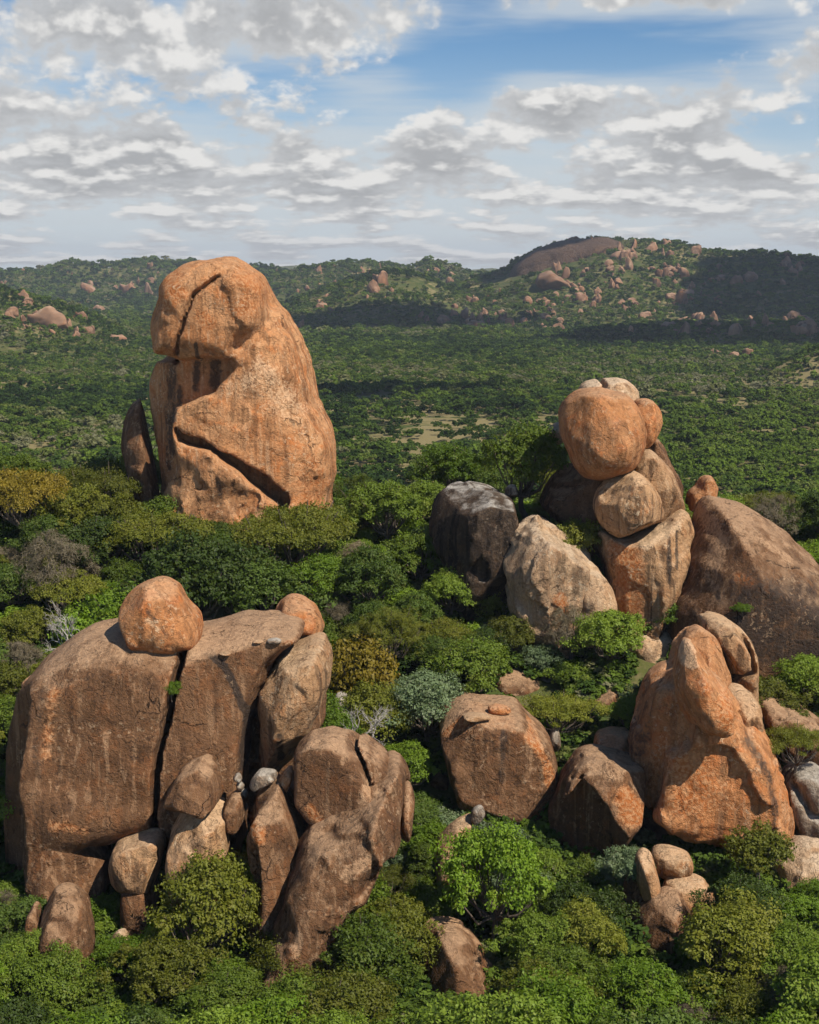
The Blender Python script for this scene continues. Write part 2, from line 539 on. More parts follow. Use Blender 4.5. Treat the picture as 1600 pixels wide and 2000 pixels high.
def plain_leaf_mat():
    """woodland leaf: colour follows a per-instance tint"""
    m, T, out = new_mat('woodland_leaf')
    a = T.new('ShaderNodeAttribute', attribute_name='hue', attribute_type='INSTANCER')
    b = T.new('ShaderNodeAttribute', attribute_name='tint')
    cr = T.new('ShaderNodeValToRGB')
    T.l.new(a.outputs['Fac'], cr.inputs[0])
    el = cr.color_ramp.elements
    stops = [(0, (.028, .052, .014)), (.3, (.058, .098, .020)), (.5, (.092, .140, .026)), (.68, (.130, .190, .026)), (.84, (.165, .178, .060)), (1, (.220, .215, .120))]
    el[0].position, el[0].color = stops[0][0], (*stops[0][1], 1)
    el[1].position, el[1].color = stops[-1][0], (*stops[-1][1], 1)
    for s, c in stops[1:-1]:
        e = el.new(s); e.color = (*c, 1)
    k = T.lin(b.outputs['Fac'], 0, 1, 0.75, 1.25)
    col = T.mix(1.0, cr.outputs[0], T.comb(k, k, k), 'MULTIPLY')
    d = T.new('ShaderNodeBsdfDiffuse')
    T.l.new(col, d.inputs[0])
    t = T.new('ShaderNodeBsdfTranslucent')
    T.l.new(T.mix(1.0, col, (1.2, 1.25, 0.5), 'MULTIPLY'), t.inputs[0])
    ms = T.new('ShaderNodeMixShader'); ms.inputs[0].default_value = 0.25
    T.l.new(d.outputs[0], ms.inputs[1]); T.l.new(t.outputs[0], ms.inputs[2])
    T.l.new(ms.outputs[0], out.inputs[0])
    return m


def bark_mat(name, a, b):
    m, T, out = new_mat(name)
    bs = T.new('ShaderNodeBsdfPrincipled')
    tc = T.new('ShaderNodeTexCoord')
    n = T.noise(T.vmath('MULTIPLY', tc.outputs['Object'], (6, 6, 1.2)), 1.5, 4, 0.6)
    T.l.new(T.mix(T.smooth(n, .35, .65), a, b), bs.inputs['Base Color'])
    bs.inputs['Roughness'].default_value = 0.9
    T.l.new(bs.outputs[0], out.inputs[0])
    return m


BARK = bark_mat('bark', (.075, .055, .04), (.15, .115, .085))
PALEBARK = bark_mat('pale_dead_wood', (.30, .27, .235), (.47, .43, .38))


def ground_mat():
    m, T, out = new_mat('bush_ground')
    bs = T.new('ShaderNodeBsdfPrincipled')
    T.l.new(bs.outputs[0], out.inputs[0])
    geo = T.new('ShaderNodeNewGeometry')
    p = geo.outputs['Position']
    a = T.noise(p, 0.012, 5, 0.6, 0.4)
    b = T.noise(p, 0.09, 5, 0.6, 0.3)
    c = T.noise(p, 0.9, 4, 0.6)
    col = T.mix(T.smooth(b, .38, .62), (.050, .075, .018), (.105, .105, .035))
    sp_ = T.new('ShaderNodeSeparateXYZ'); T.l.new(p, sp_.inputs[0])
    dry = T.math('ADD', T.math('ADD', a, T.math('MULTIPLY', T.math('SUBTRACT', b, .5), .6)), T.math('ADD', T.smooth(sp_.outputs[1], 260, 420, -.14, .10), T.smooth(sp_.outputs[1], 900, 1300, 0, -.16)))
    col = T.mix(T.smooth(dry, .46, .60), col, (.225, .185, .085))
    col = T.mix(T.math('MULTIPLY', T.smooth(c, .5, .68), .45), col, (.20, .15, .085))
    T.l.new(col, bs.inputs['Base Color'])
    bs.inputs['Roughness'].default_value = 1.0
    bs.inputs['Specular IOR Level'].default_value = 0.05
    bp = T.new('ShaderNodeBump'); bp.inputs['Strength'].default_value = .6; bp.inputs['Distance'].default_value = .4
    T.l.new(c, bp.inputs['Height']); T.l.new(bp.outputs[0], bs.inputs['Normal'])
    return m


# ------------------------------------------------------------------ the ground sheet
def build_ground():
    G = tgrid()
    V = np.stack([G['X'], G['Y'], G['Z']], -1).reshape(-1, 3)
    n, k = G['X'].shape
    i = np.arange(n * k).reshape(n, k)
    Q = np.stack([i[:-1, :-1], i[:-1, 1:], i[1:, 1:], i[1:, :-1]], -1).reshape(-1, 4)[:, ::-1]
    return link('ground', mesh_from('ground', V, Q, True, [ground_mat()]), kind='structure')


build_ground()

# ------------------------------------------------------------------ boulder builder (implicit surface + surface nets)
EDGES = [((0, 0, 0), (1, 0, 0)), ((0, 1, 0), (1, 1, 0)), ((0, 0, 1), (1, 0, 1)), ((0, 1, 1), (1, 1, 1)),
         ((0, 0, 0), (0, 1, 0)), ((1, 0, 0), (1, 1, 0)), ((0, 0, 1), (0, 1, 1)), ((1, 0, 1), (1, 1, 1)),
         ((0, 0, 0), (0, 0, 1)), ((1, 0, 0), (1, 0, 1)), ((0, 1, 0), (0, 1, 1)), ((1, 1, 0), (1, 1, 1))]


def surface_nets(G, org, h):
    S = G < 0
    c = np.zeros(tuple(s - 1 for s in G.shape), np.int8)
    nx, ny, nz = c.shape
    for dx in (0, 1):
        for dy in (0, 1):
            for dz in (0, 1):
                c += S[dx:dx + nx, dy:dy + ny, dz:dz + nz]
    I, J, K = np.nonzero((c > 0) & (c < 8))
    acc = np.zeros((len(I), 3)); cnt = np.zeros(len(I))
    for a, b in EDGES:
        va = G[I + a[0], J + a[1], K + a[2]]; vb = G[I + b[0], J + b[1], K + b[2]]
        m = (va < 0) != (vb < 0)
        t = np.where(m, va / np.where(m, va - vb, 1), 0)
        for ax in range(3):
            acc[:, ax] += np.where(m, a[ax] + t * (b[ax] - a[ax]), 0)
        cnt += m
    P = (np.stack([I, J, K], -1) + acc / cnt[:, None]) * h + np.asarray(org)
    vid = np.full(c.shape, -1, np.int32)
    vid[I, J, K] = np.arange(len(I))
    quads = []
    for ax in range(3):
        A = np.moveaxis(S, ax, 0)
        Vd = np.moveaxis(vid, ax, 0)
        d = A[:-1] != A[1:]
        d = d[:, 1:-1, 1:-1]
        i, j, k = np.nonzero(d)
        j = j + 1; k = k + 1
        q = np.stack([Vd[i, j - 1, k - 1], Vd[i, j, k - 1], Vd[i, j, k], Vd[i, j - 1, k]], -1)
        flip = ~A[i, j, k]
        if ax == 1:
            flip = ~flip
        q[flip] = q[flip][:, ::-1]
        quads.append(q)
    return P, np.concatenate(quads)


def chaikin(P, n=2):
    P = np.asarray(P, float)
    for _ in range(n):
        Q = np.roll(P, -1, 0)
        P = np.stack([P * .8 + Q * .2, P * .2 + Q * .8], 1).reshape(-1, 2)
    return P


def poly_sd(P, X, Z):
    d = np.full(X.shape, 1e9); inside = np.zeros(X.shape, bool)
    for (ax, az), (bx, bz) in zip(P, np.roll(P, -1, 0)):
        ex, ez = bx - ax, bz - az
        wx, wz = X - ax, Z - az
        t = np.clip((wx * ex + wz * ez) / (ex * ex + ez * ez + 1e-9), 0, 1)
        d = np.minimum(d, (wx - ex * t) ** 2 + (wz - ez * t) ** 2)
        cr = (az > Z) != (bz > Z)
        inside ^= cr & (X < ex * (Z - az) / (ez if abs(ez) > 1e-9 else 1e-9) + ax)
    d = np.sqrt(d)
    return np.where(inside, d, -d)


def line_d(P, X, Z):
    d = np.full(X.shape, 1e9)
    for (ax, az), (bx, bz) in zip(P[:-1], P[1:]):
        ex, ez = bx - ax, bz - az
        wx, wz = X - ax, Z - az
        t = np.clip((wx * ex + wz * ez) / (ex * ex + ez * ez + 1e-9), 0, 1)
        d = np.minimum(d, np.hypot(wx - ex * t, wz - ez * t))
    return d


def smax(a, b, k):
    h = np.clip(0.5 + 0.5 * (a - b) / k, 0, 1)
    return b + (a - b) * h + k * h * (1 - h)


def smin(a, b, k):
    return -smax(-a, -b, k)


CROP = {1: (200, 480, .3125), 2: (820, 700, .4875), 3: (0, 1120, .5125), 4: (780, 1180, .5125), 0: (0, 0, 1.0)}
GROUNDED = {'foreground_pillar_rock', 'foreground_boulder', 'broken_nose_boulder', 'lower_ridge_rock', 'pillar_rock', 'lower_shaded_block', 'front_lower_block',
            'base_pillar_rock', 'black_stained_block', 'cracked_pale_boulder', 'small_cracked_boulder', 'granite_dome', 'balancing_tower_rock', 'pointed_rock_fin', 'shaded_pillar_rock',
            'lower_corner_block', 'undercut_base_rock', 'wedge_boulder', 'octagonal_boulder', 'shadowed_gap_rock', 'streaked_edge_boulder', 'smooth_pale_boulder', 'cracked_dark_boulder',
            'dark_leaf_side_rock', 'small_striped_stone', 'split_block', 'cleft_rock', 'shadow_rock', 'shaded_core_rock', 'square_back_boulder', 'thin_slab_rock'}
SHOWS = {'black_stained_block': 1085, 'cracked_pale_boulder': 1165, 'small_cracked_boulder': 1180, 'base_pillar_rock': 1185, 'granite_dome': 1270, 'lower_ridge_rock': 1830, 'pillar_rock': 1740,
         'foreground_pillar_rock': 1850, 'balancing_tower_rock': 975, 'pointed_rock_fin': 950, 'wedge_boulder': 1660, 'octagonal_boulder': 1580, 'beaked_rock_body': 1640, 'broken_nose_boulder': 1860,
         'lower_corner_block': 1730, 'foreground_boulder': 1960, 'split_block': 1690, 'undercut_base_rock': 1640, 'lower_shaded_block': 1760, 'front_lower_block': 1650, 'shaded_pillar_rock': 1830, 'streaked_edge_boulder': 1700,
         'shadowed_gap_rock': 1560, 'shaded_core_rock': 1000, 'shadow_rock': 1600, 'smooth_pale_boulder': 1660}
ROCKS = []          # (pixel polygon, distance) for keeping trees off the rock faces


def pxl(crop, pts):
    ox, oy, s = CROP[crop]
    return [(ox + a * s, oy + b * s) for a, b in pts]


def to_m(px, Y):
    return np.array([[at(u, v, Y)[0], at(u, v, Y)[2]] for u, v in px])


def warp2(X, Z, amp, seed):
    """ragged plane coordinates so that no edge runs ruler-straight"""
    x = X[:, 0, :]; z = Z[:, 0, :]
    o = 0 * x
    wx = 1.3 * fbm(x / 4.5 + seed, z / 4.5, o, 4, .62); wz = 1.3 * fbm(x / 4.5, z / 4.5 + seed, o + 7, 4, .62)
    return x + amp * wx, z + amp * wz


def slab_field(px, D, T, R, p, lean, yaw, X, Y, Z, back=1.0, Dout=None, W2=None):
    P = chaikin(to_m(px, D if Dout is None else Dout))
    c = P.mean(0)
    xw, zw = (X[:, 0, :], Z[:, 0, :]) if W2 is None else W2
    d2 = poly_sd(P, xw, zw)
    inr = max(d2.max(), 0.3)
    Rr = min(R if R > 0 else inr, inr)
    s = 1 - d2 / Rr                                  # 1 at the outline, 0 deep inside
    s = np.maximum(s, 0)[:, None, :]
    yy = Y - D - lean * (Z - c[1]) - yaw * (X - c[0])
    t = np.where(yy < 0, -yy / T, yy / (T * back))
    g = (s ** p + np.abs(t) ** p) ** (1.0 / p)
    return (g - 1) * min(Rr, T)


def rock(name, label, crop, pts, D, T, R, mat, p=2.5, lean=0.0, yaw=0.0, back=1.0, bumps=(), grooves=(), cuts=(), dents=(), carves=(),
         h=0.24, rough=0.35, lump=0.6, cat='boulder', group=None, mask=True, front=.3, warp=.38, paint=(), facets=7, sheet=1.0):
    px = pxl(crop, pts)
    if mask:
        mp = np.array(px)
        mp[:, 1] = np.minimum(mp[:, 1], SHOWS.get(name, 9999))
        ROCKS.append((mp, D))
    Dout = D - front * T
    if name in GROUNDED:
        q = np.array(px); vb = q[:, 1].max(); vt = q[:, 1].min()
        xg = at(q[:, 0].mean(), vb, Dout)[0]
        zg = float(tz(xg, D)) - 2.5 - .25 * T
        vn = project(xg, Dout, zg)[1]
        if vn > vb:
            low = q[:, 1] > vb - .13 * (vb - vt)
            q[low, 1] = vn
            px = [tuple(e) for e in q]
    allp = [to_m(px, Dout)]
    ymin, ymax = D - T, D + T * back
    P0 = allp[0]
    zc = P0.mean(0)[1]; xc = P0.mean(0)[0]
    ext = max(abs(P0[:, 1] - zc).max() * abs(lean), 0) + abs(P0[:, 0] - xc).max() * abs(yaw)
    ymin -= ext; ymax += ext
    for b in bumps:
        q = to_m(pxl(crop, b['pts']), D + b.get('dy', 0))
        allp.append(q)
        ymin = min(ymin, D + b.get('dy', 0) - b['T'] - 2); ymax = max(ymax, D + b.get('dy', 0) + b['T'])
    A = np.concatenate(allp)
    m = 1.2
    lo = np.array([A[:, 0].min() - m, ymin - m, A[:, 1].min() - m]); hi = np.array([A[:, 0].max() + m, ymax + m, A[:, 1].max() + m])
    while np.prod((hi - lo) / h) > 2.6e6:
        h *= 1.08
    ax = [np.arange(lo[i], hi[i] + h, h) for i in range(3)]
    X, Y, Z = np.meshgrid(*ax, indexing='ij')
    size = min(np.ptp(P0[:, 0]), np.ptp(P0[:, 1]))
    W2 = warp2(X, Z, warp * min(1.0, size / 7.0), pts[0][0] * .11)
    f = slab_field(px, D, T, R, p, lean, yaw, X, Y, Z, back, Dout, W2)
    for b in bumps:
        f2 = slab_field(pxl(crop, b['pts']), D + b.get('dy', 0), b['T'], b.get('R', -1), b.get('p', 2.4), b.get('lean', 0), b.get('yaw', 0), X, Y, Z, 1.0, None, W2)
        f = smin(f, f2, b.get('k', 0.6))
    if facets:
        fr = np.random.default_rng(int(pts[0][0] * 7 + pts[0][1] * 3 + len(pts)))
        ins = np.nonzero(f < 0)
        sel = slice(None, None, max(1, len(ins[0]) // 20000))
        px_, py_, pz_ = X[ins][sel], Y[ins][sel], Z[ins][sel]
        zlim = np.percentile(pz_, 12)
        kk = pz_ > zlim
        for _ in range(facets):
            nv = np.array([fr.normal(0, .75), -abs(fr.normal(.5, .5)), fr.normal(.25, .5)]); nv /= np.linalg.norm(nv)
            sp = nv[0] * px_ + nv[1] * py_ + nv[2] * pz_
            top = np.percentile(sp[kk], fr.uniform(97.2, 99.6))
            f = smax(f, nv[0] * X + nv[1] * Y + nv[2] * Z - top, .12)
    for (n, off, k) in cuts:
        n = np.array(n, float); n /= np.linalg.norm(n)
        pl = n[0] * (X - xc) + n[1] * (Y - D) + n[2] * (Z - zc) - off
        f = smax(f, pl, k)
    for (line, w, dep, ylim) in grooves:
        L = to_m(pxl(crop, line), Dout)
        d = line_d(L, *W2)
        g = dep * np.exp(-(d / w) ** 2)[:, None, :]
        f = f + g * smooth01((D + ylim - Y) / 1.5 + .5)
    for (poly, ycut, yw, k, *ln) in carves:
        Pm = to_m(pxl(crop, poly), Dout)
        d2 = poly_sd(Pm, *W2)[:, None, :]
        pc = Pm.mean(0)
        f = smax(f, np.minimum(d2, D + ycut + yw * (X - pc[0]) + (ln[0] if ln else 0) * (Z - pc[1]) - Y), k)
    for (u, v, dy, rad, dep) in dents:
        (uu, vv), = pxl(crop, [(u, v)])
        cx, cy, cz = at(uu, vv, D + dy)
        dd = ((X - cx) ** 2 + (Y - cy) ** 2 + (Z - cz) ** 2) / rad ** 2
        f = f + dep * np.exp(-dd)
    band = np.abs(f) < 2.5
    sx = pts[0][0] * 0.13 + pts[0][1] * 0.07
    x, y, z = X[band], Y[band], Z[band]
    nn = lump * 1.1 * fbm(x / 6.5 + sx, y / 6.5, z / 6.5, 2) + rough * (.30 * fbm(x / 1.9 + sx, y / 1.9, z / 1.9, 3, 0.5) + .35 * np.abs(vnoise(x / 3.1 + sx, y / 3.1, z / 3.1)))
    n1 = fbm(x / 6.5 + sx * 1.7, y / 6.5, z / 8.0, 3, .55); n2 = fbm(x / 3.0 + sx * 2.3, y / 3.0, z / 3.6, 3, .55)
    k_ = min(1.0, size / 9.0)
    nn = nn - (.12 + .12 * sheet) * k_ + sheet * k_ * (.30 * np.clip((n1 - .08) / .05, 0, 1) + .18 * np.clip((n2 - .16) / .05, 0, 1))
    f[band] += nn
    V, Q = surface_nets(f, lo, h)
    org = np.array([V[:, 0].mean(), V[:, 1].mean(), V[:, 2].min()])
    me = mesh_from(name, V - org, Q, True, [RM[mat]])
    marks = {}
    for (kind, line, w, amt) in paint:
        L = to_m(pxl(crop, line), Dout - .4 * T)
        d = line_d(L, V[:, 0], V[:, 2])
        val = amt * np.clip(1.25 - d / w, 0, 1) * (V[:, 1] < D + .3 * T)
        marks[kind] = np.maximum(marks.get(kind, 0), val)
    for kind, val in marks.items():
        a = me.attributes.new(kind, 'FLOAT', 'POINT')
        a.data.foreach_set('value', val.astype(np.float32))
    return link(name, me, None, org, label, cat, group)


def seat(ob, u, v):
    """the point of a rock seen at photograph pixel (u, v)"""
    from mathutils.bvhtree import BVHTree
    me = ob.data
    n = len(me.vertices)
    co = np.empty(n * 3, np.float32); me.vertices.foreach_get('co', co)
    co = co.reshape(-1, 3) + np.array(ob.location)
    qi = np.empty(len(me.loops), np.int32); me.loops.foreach_get('vertex_index', qi)
    if ob.name not in SEATS:
        SEATS[ob.name] = BVHTree.FromPolygons(co.tolist(), qi.reshape(-1, 4).tolist())
    hit = SEATS[ob.name].ray_cast(Vector((0, 0, CAMZ)), Vector(ray(u, v)).normalized())
    return hit[0]


SEATS = {}
ROOT = {}


def rest(o, on, u, v, sink=.12):
    """move a finished small stone so that its foot stands where pixel (u, v) meets the carrying rock"""
    h = seat(on, u, v)
    if h is not None:
        o.location = (h.x, h.y, h.z - sink)


def build_rocks():
    # ---- the tall tower rock
    D = 172
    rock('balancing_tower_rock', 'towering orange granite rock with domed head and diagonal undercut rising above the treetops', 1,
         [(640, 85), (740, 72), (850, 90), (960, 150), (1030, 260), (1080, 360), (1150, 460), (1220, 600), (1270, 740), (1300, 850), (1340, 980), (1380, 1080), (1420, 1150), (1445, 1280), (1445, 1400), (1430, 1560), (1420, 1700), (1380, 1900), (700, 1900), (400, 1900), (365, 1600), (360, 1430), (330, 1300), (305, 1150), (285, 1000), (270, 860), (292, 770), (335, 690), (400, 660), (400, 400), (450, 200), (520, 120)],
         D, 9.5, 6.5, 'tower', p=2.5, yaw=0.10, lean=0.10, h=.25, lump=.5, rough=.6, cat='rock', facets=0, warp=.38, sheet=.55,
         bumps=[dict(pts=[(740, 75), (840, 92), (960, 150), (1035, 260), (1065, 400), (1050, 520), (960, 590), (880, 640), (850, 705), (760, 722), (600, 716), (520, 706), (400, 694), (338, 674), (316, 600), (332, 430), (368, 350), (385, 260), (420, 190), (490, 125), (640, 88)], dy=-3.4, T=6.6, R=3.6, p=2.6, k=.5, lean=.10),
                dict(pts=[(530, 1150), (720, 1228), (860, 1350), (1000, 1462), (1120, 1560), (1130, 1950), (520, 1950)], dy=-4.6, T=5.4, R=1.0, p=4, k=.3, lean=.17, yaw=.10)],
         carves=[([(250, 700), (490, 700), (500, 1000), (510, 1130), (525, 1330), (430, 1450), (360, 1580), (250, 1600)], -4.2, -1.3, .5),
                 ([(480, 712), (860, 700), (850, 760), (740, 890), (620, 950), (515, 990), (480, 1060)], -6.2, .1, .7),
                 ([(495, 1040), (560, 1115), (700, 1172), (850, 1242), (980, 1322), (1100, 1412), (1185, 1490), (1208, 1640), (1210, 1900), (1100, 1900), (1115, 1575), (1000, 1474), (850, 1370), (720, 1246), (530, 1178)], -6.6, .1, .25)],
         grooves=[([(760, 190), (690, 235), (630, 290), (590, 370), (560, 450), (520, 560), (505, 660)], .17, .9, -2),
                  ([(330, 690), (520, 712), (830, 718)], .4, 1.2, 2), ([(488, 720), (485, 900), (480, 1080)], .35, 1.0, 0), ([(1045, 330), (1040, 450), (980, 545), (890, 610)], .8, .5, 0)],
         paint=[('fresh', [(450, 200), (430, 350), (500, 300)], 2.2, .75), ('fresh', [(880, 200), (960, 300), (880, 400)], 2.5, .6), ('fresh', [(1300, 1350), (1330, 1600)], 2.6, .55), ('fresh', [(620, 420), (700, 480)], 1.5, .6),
                ('stain_shade', [(610, 600), (615, 700)], .35, .8), ('stain_shade', [(480, 900), (470, 1080)], .8, .6), ('stain_shade', [(760, 1420), (770, 1560)], .8, .5), ('stain_shade', [(430, 760), (420, 1300)], 1.2, .6), ('stain_shade', [(590, 740), (580, 900)], .7, .75), ('stain_shade', [(700, 740), (690, 860)], 1.2, .65), ('stain_shade', [(380, 1000), (400, 1400)], 1.0, .5), ('lichen', [(860, 880), (1000, 760), (1200, 1050)], 2.6, .5)])  # chest and column: real black streaks, also painted to deepen the shade there
    rock('pointed_rock_fin', 'dark pointed rock fin standing upright against the tower rock', 1,
         [(180, 885), (140, 1050), (100, 1190), (98, 1260), (120, 1360), (150, 1480), (180, 1700), (380, 1800), (375, 1560), (345, 1430), (312, 1280), (272, 1100), (232, 960), (200, 890)],
         D - 1, 3.4, 1.6, 'brown', p=2.0, yaw=-1.0, h=.22, lump=.25, rough=.3, cat='rock')

    # ---- the stacked boulders on the right
    D = 152
    rock('stacked_ball_boulder', 'great round orange boulder balanced high on the stacked pile', 2,
         [(735, 122), (840, 165), (885, 230), (908, 310), (897, 385), (860, 445), (780, 492), (700, 497), (640, 462), (600, 380), (572, 300), (568, 220), (600, 162), (660, 128)], D - 1, 7.6, -1, 'orange', p=2.1, h=.22, lump=.35, facets=3, sheet=.45)
    rock('stacked_cap_boulder', 'pale cracked cap boulder topping the stacked pile behind the round ball', 2,
         [(640, 140), (665, 95), (720, 75), (790, 68), (850, 88), (892, 130), (895, 175), (870, 240), (760, 260), (660, 230)], D + 7, 5, -1, 'pale', p=2.2, h=.22,
         grooves=[([(735, 70), (745, 110), (700, 140)], .22, .9, 3)])
    rock('stacked_side_boulder', 'upright orange boulder wedged beside the round ball on the stacked pile', 2,
         [(840, 210), (880, 165), (930, 162), (962, 200), (967, 260), (950, 315), (920, 365), (880, 400), (850, 380)], D + 2.5, 3.8, -1, 'orange', p=2.2, h=.2, lump=.3)
    rock('leaning_slab_boulder', 'tan slab leaning on the right shoulder of the stacked pile', 2,
         [(855, 420), (890, 385), (935, 370), (990, 430), (1040, 520), (1068, 590), (1058, 645), (980, 668), (950, 660), (900, 560), (870, 480)], D - .5, 4.5, 2.2, 'tan', p=2.4, yaw=.25, lean=.15, h=.2, lump=.3)
    rock('back_slab_boulder', 'grey-brown slab standing behind the leaning slab of the pile', 2,
         [(940, 310), (975, 345), (1005, 400), (1035, 480), (1060, 560), (1000, 600), (900, 450), (900, 360)], D + 6, 4, -1, 'brown', p=2.4, lean=.2, h=.25)
    rock('middle_boulder', 'streaked squarish boulder in the middle of the stacked pile below the ball', 2,
         [(850, 466), (905, 482), (948, 530), (972, 610), (972, 670), (932, 718), (860, 738), (780, 722), (728, 682), (708, 600), (716, 545), (765, 500)], D - 4.5, 5.4, 3.4, 'tan', p=2.5, h=.2, lump=.35)
    rock('base_pillar_rock', 'broad pillar rock with orange foot carrying the stacked boulders', 2,
         [(722, 690), (800, 742), (870, 728), (935, 708), (1000, 668), (1068, 634), (1096, 700), (1092, 775), (1060, 880), (1025, 965), (975, 1040), (950, 1160), (810, 1160), (785, 1000), (760, 880), (735, 790)], D - 3.5, 6.0, 2.6, 'tan', p=2.8, yaw=.10, h=.22, lump=.4, cat='rock',
         carves=[([(700, 690), (925, 720), (955, 800), (945, 980), (930, 1200), (700, 1200)], -5.2, -.25, .25)], paint=[('fresh', [(830, 760), (850, 1000)], 2.2, .75), ('lichen', [(900, 745), (1040, 680)], .8, .7), ('stain_shade', [(1000, 720), (985, 880)], .35, .7), ('stain_shade', [(1040, 700), (1020, 830)], .3, .7)])
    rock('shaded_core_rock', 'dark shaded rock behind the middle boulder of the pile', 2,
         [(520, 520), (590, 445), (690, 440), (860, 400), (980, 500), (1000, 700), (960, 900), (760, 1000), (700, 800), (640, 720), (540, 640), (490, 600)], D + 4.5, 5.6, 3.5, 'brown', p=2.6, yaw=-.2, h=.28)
    rock('black_stained_block', 'big black-stained block with white lichen top left of the pile', 2,
         [(48, 740), (55, 640), (88, 575), (150, 548), (270, 540), (370, 556), (398, 600), (400, 720), (400, 900), (200, 1000), (120, 860)], D + 1, 6, 2.2, 'dark', p=3.4, yaw=-.6, h=.24, rough=.6)
    rock('cracked_pale_boulder', 'pale cracked boulder with broken face at the foot of the pile', 2,
         [(330, 800), (345, 750), (385, 695), (430, 662), (490, 648), (560, 668), (620, 718), (662, 785), (690, 850), (690, 1100), (500, 1150), (380, 1050), (340, 900)], D - 6, 6, 3.6, 'pale', p=2.3, h=.2, rough=.5, lean=.12,
         carves=[([(500, 640), (530, 760), (505, 870), (520, 1200), (720, 1200), (720, 640)], -4.7, .35, .15), ([(590, 850), (640, 880), (720, 840), (720, 1200), (600, 1200)], -4.0, .3, .2)], paint=[('fresh', [(560, 960), (570, 1000)], 1.2, .7), ('stain_shade', [(400, 740), (440, 745)], .6, .7)])
    rock('small_cracked_boulder', 'small pale broken boulder leaning on the cracked boulder near the pillar', 2,
         [(600, 950), (640, 870), (690, 822), (742, 860), (772, 930), (790, 1020), (780, 1120), (640, 1120)], D - 8, 3.2, -1, 'pale', p=2.3, h=.18, rough=.5)
    dome = rock('granite_dome', 'huge smooth brown granite dome with dark overhung lower face behind the beaked rocks', 2,
         [(1195, 592), (1225, 588), (1300, 606), (1400, 655), (1500, 725), (1600, 815), (1720, 940), (1790, 1150), (1760, 1400), (1100, 1400), (1000, 1150), (1000, 980), (1060, 880), (1080, 800), (1130, 720), (1170, 640)], D - 4, 13, 12, 'brown', p=2.1, yaw=.04, lean=.22, h=.3, lump=.3, cat='rock', sheet=.3, facets=0,
         carves=[([(980, 1010), (1060, 900), (1150, 885), (1260, 868), (1330, 878), (1420, 908), (1520, 918), (1600, 960), (1640, 1150), (1660, 1500), (900, 1500)], -11.9, .05, .5, -.06)],
         paint=[('fresh', [(1270, 870), (1300, 880)], .9, .7), ('lichen', [(1200, 640), (1230, 760), (1190, 840)], 1.2, .6), ('lichen', [(1380, 740), (1500, 820)], .8, .5), ('lichen', [(1180, 880), (1200, 960)], 1.2, .5),
                ('stain_shade', [(1320, 940), (1540, 960), (1540, 1140), (1330, 1120), (1340, 1000)], 4.2, .6), ('stain_shade', [(1270, 940), (1265, 1080)], .7, .95), ('stain_shade', [(1120, 700), (1100, 800)], 1.4, .5)])
    rock('perched_upper_block', 'rough lichened block perched on the ridge beside the leaning slab', 2,
         [(1062, 600), (1090, 545), (1125, 525), (1150, 487), (1192, 488), (1197, 560), (1150, 590), (1090, 612)], D + 3, 2.2, 1.0, 'orange', p=2.6, h=.16, rough=.7)
    rock('perched_lower_block', 'rusty block under the rough lichened block on the ridge', 2,
         [(1095, 670), (1115, 615), (1190, 572), (1200, 622), (1145, 685), (1110, 690)], D + 1, 2, 1.0, 'orange', p=2.6, h=.16, rough=.5)
    rock('wedged_grey_block', 'grey lichened block wedged between pillar and granite dome', 2,
         [(1070, 660), (1100, 650), (1125, 700), (1120, 750), (1085, 790), (1065, 740)], D + 2, 2.4, -1, 'grey', p=2.5, h=.16, rough=.6)
    rock('small_back_boulder', 'small pale boulder showing behind the round ball above the bushes', 2,
         [(495, 300), (540, 252), (585, 255), (590, 330), (540, 350), (500, 340)], D + 10, 2.5, -1, 'pale', p=2.3, h=.2)
    rock('small_lichen_boulder', 'small grey boulder resting on the black-stained block', 2,
         [(330, 540), (345, 508), (380, 498), (400, 520), (400, 570), (350, 575)], D + 3, 1.8, -1, 'grey', p=2.3, h=.16)

    # ---- the big split block on the left
    D = 114
    block = second = rock('split_block', 'massive flat-topped brown granite block split by a thin vertical crack', 3,
         [(-45, 1000), (-40, 850), (-15, 660), (35, 510), (85, 415), (185, 335), (280, 292), (400, 275), (560, 288), (640, 300), (800, 283), (950, 250), (1095, 255), (1140, 288), (1070, 335), (1005, 400), (975, 480), (945, 600), (922, 740), (915, 860), (915, 1000), (890, 1250), (640, 1250), (612, 1000), (560, 985), (450, 1035), (350, 1060), (300, 1110), (260, 1300), (220, 1480), (-40, 1480)],
         D, 7.0, 3.2, 'brown', p=2.7, lean=.15, yaw=.02, h=.24, lump=.5, cat='rock', front=.72, facets=0, sheet=.15,
         carves=[([(-90, 400), (85, 400), (120, 480), (110, 800), (135, 960), (130, 1500), (-90, 1500)], -2.4, -.9, .4), ([(310, 1040), (360, 1000), (440, 1030), (610, 950), (640, 1100), (500, 1500), (300, 1500)], -3.6, 0, .4),
                 ([(640, 500), (662, 400), (700, 330), (1200, 230), (1200, 900), (900, 1300), (640, 1300), (612, 900), (618, 660)], -6.0, .16, .3, .13)],
         grooves=[([(690, 300), (668, 395), (655, 470), (640, 510), (622, 640), (612, 800), (607, 980)], .17, 2.6, 3)],
         paint=[('lichen', [(250, 350), (320, 330), (420, 310)], 1.6, .5), ('lichen', [(560, 325), (640, 335), (700, 345), (1000, 295)], .8, .55), ('stain_shade', [(140, 480), (120, 800)], .9, .4),
                ('stain_shade', [(785, 355), (840, 400), (880, 480), (920, 580), (925, 640)], .40, 1.0), ('stain_shade', [(915, 640), (905, 800)], .5, .7), ('fresh', [(180, 480), (160, 700)], .9, .5), ('fresh', [(200, 950), (330, 970)], .8, .5)])
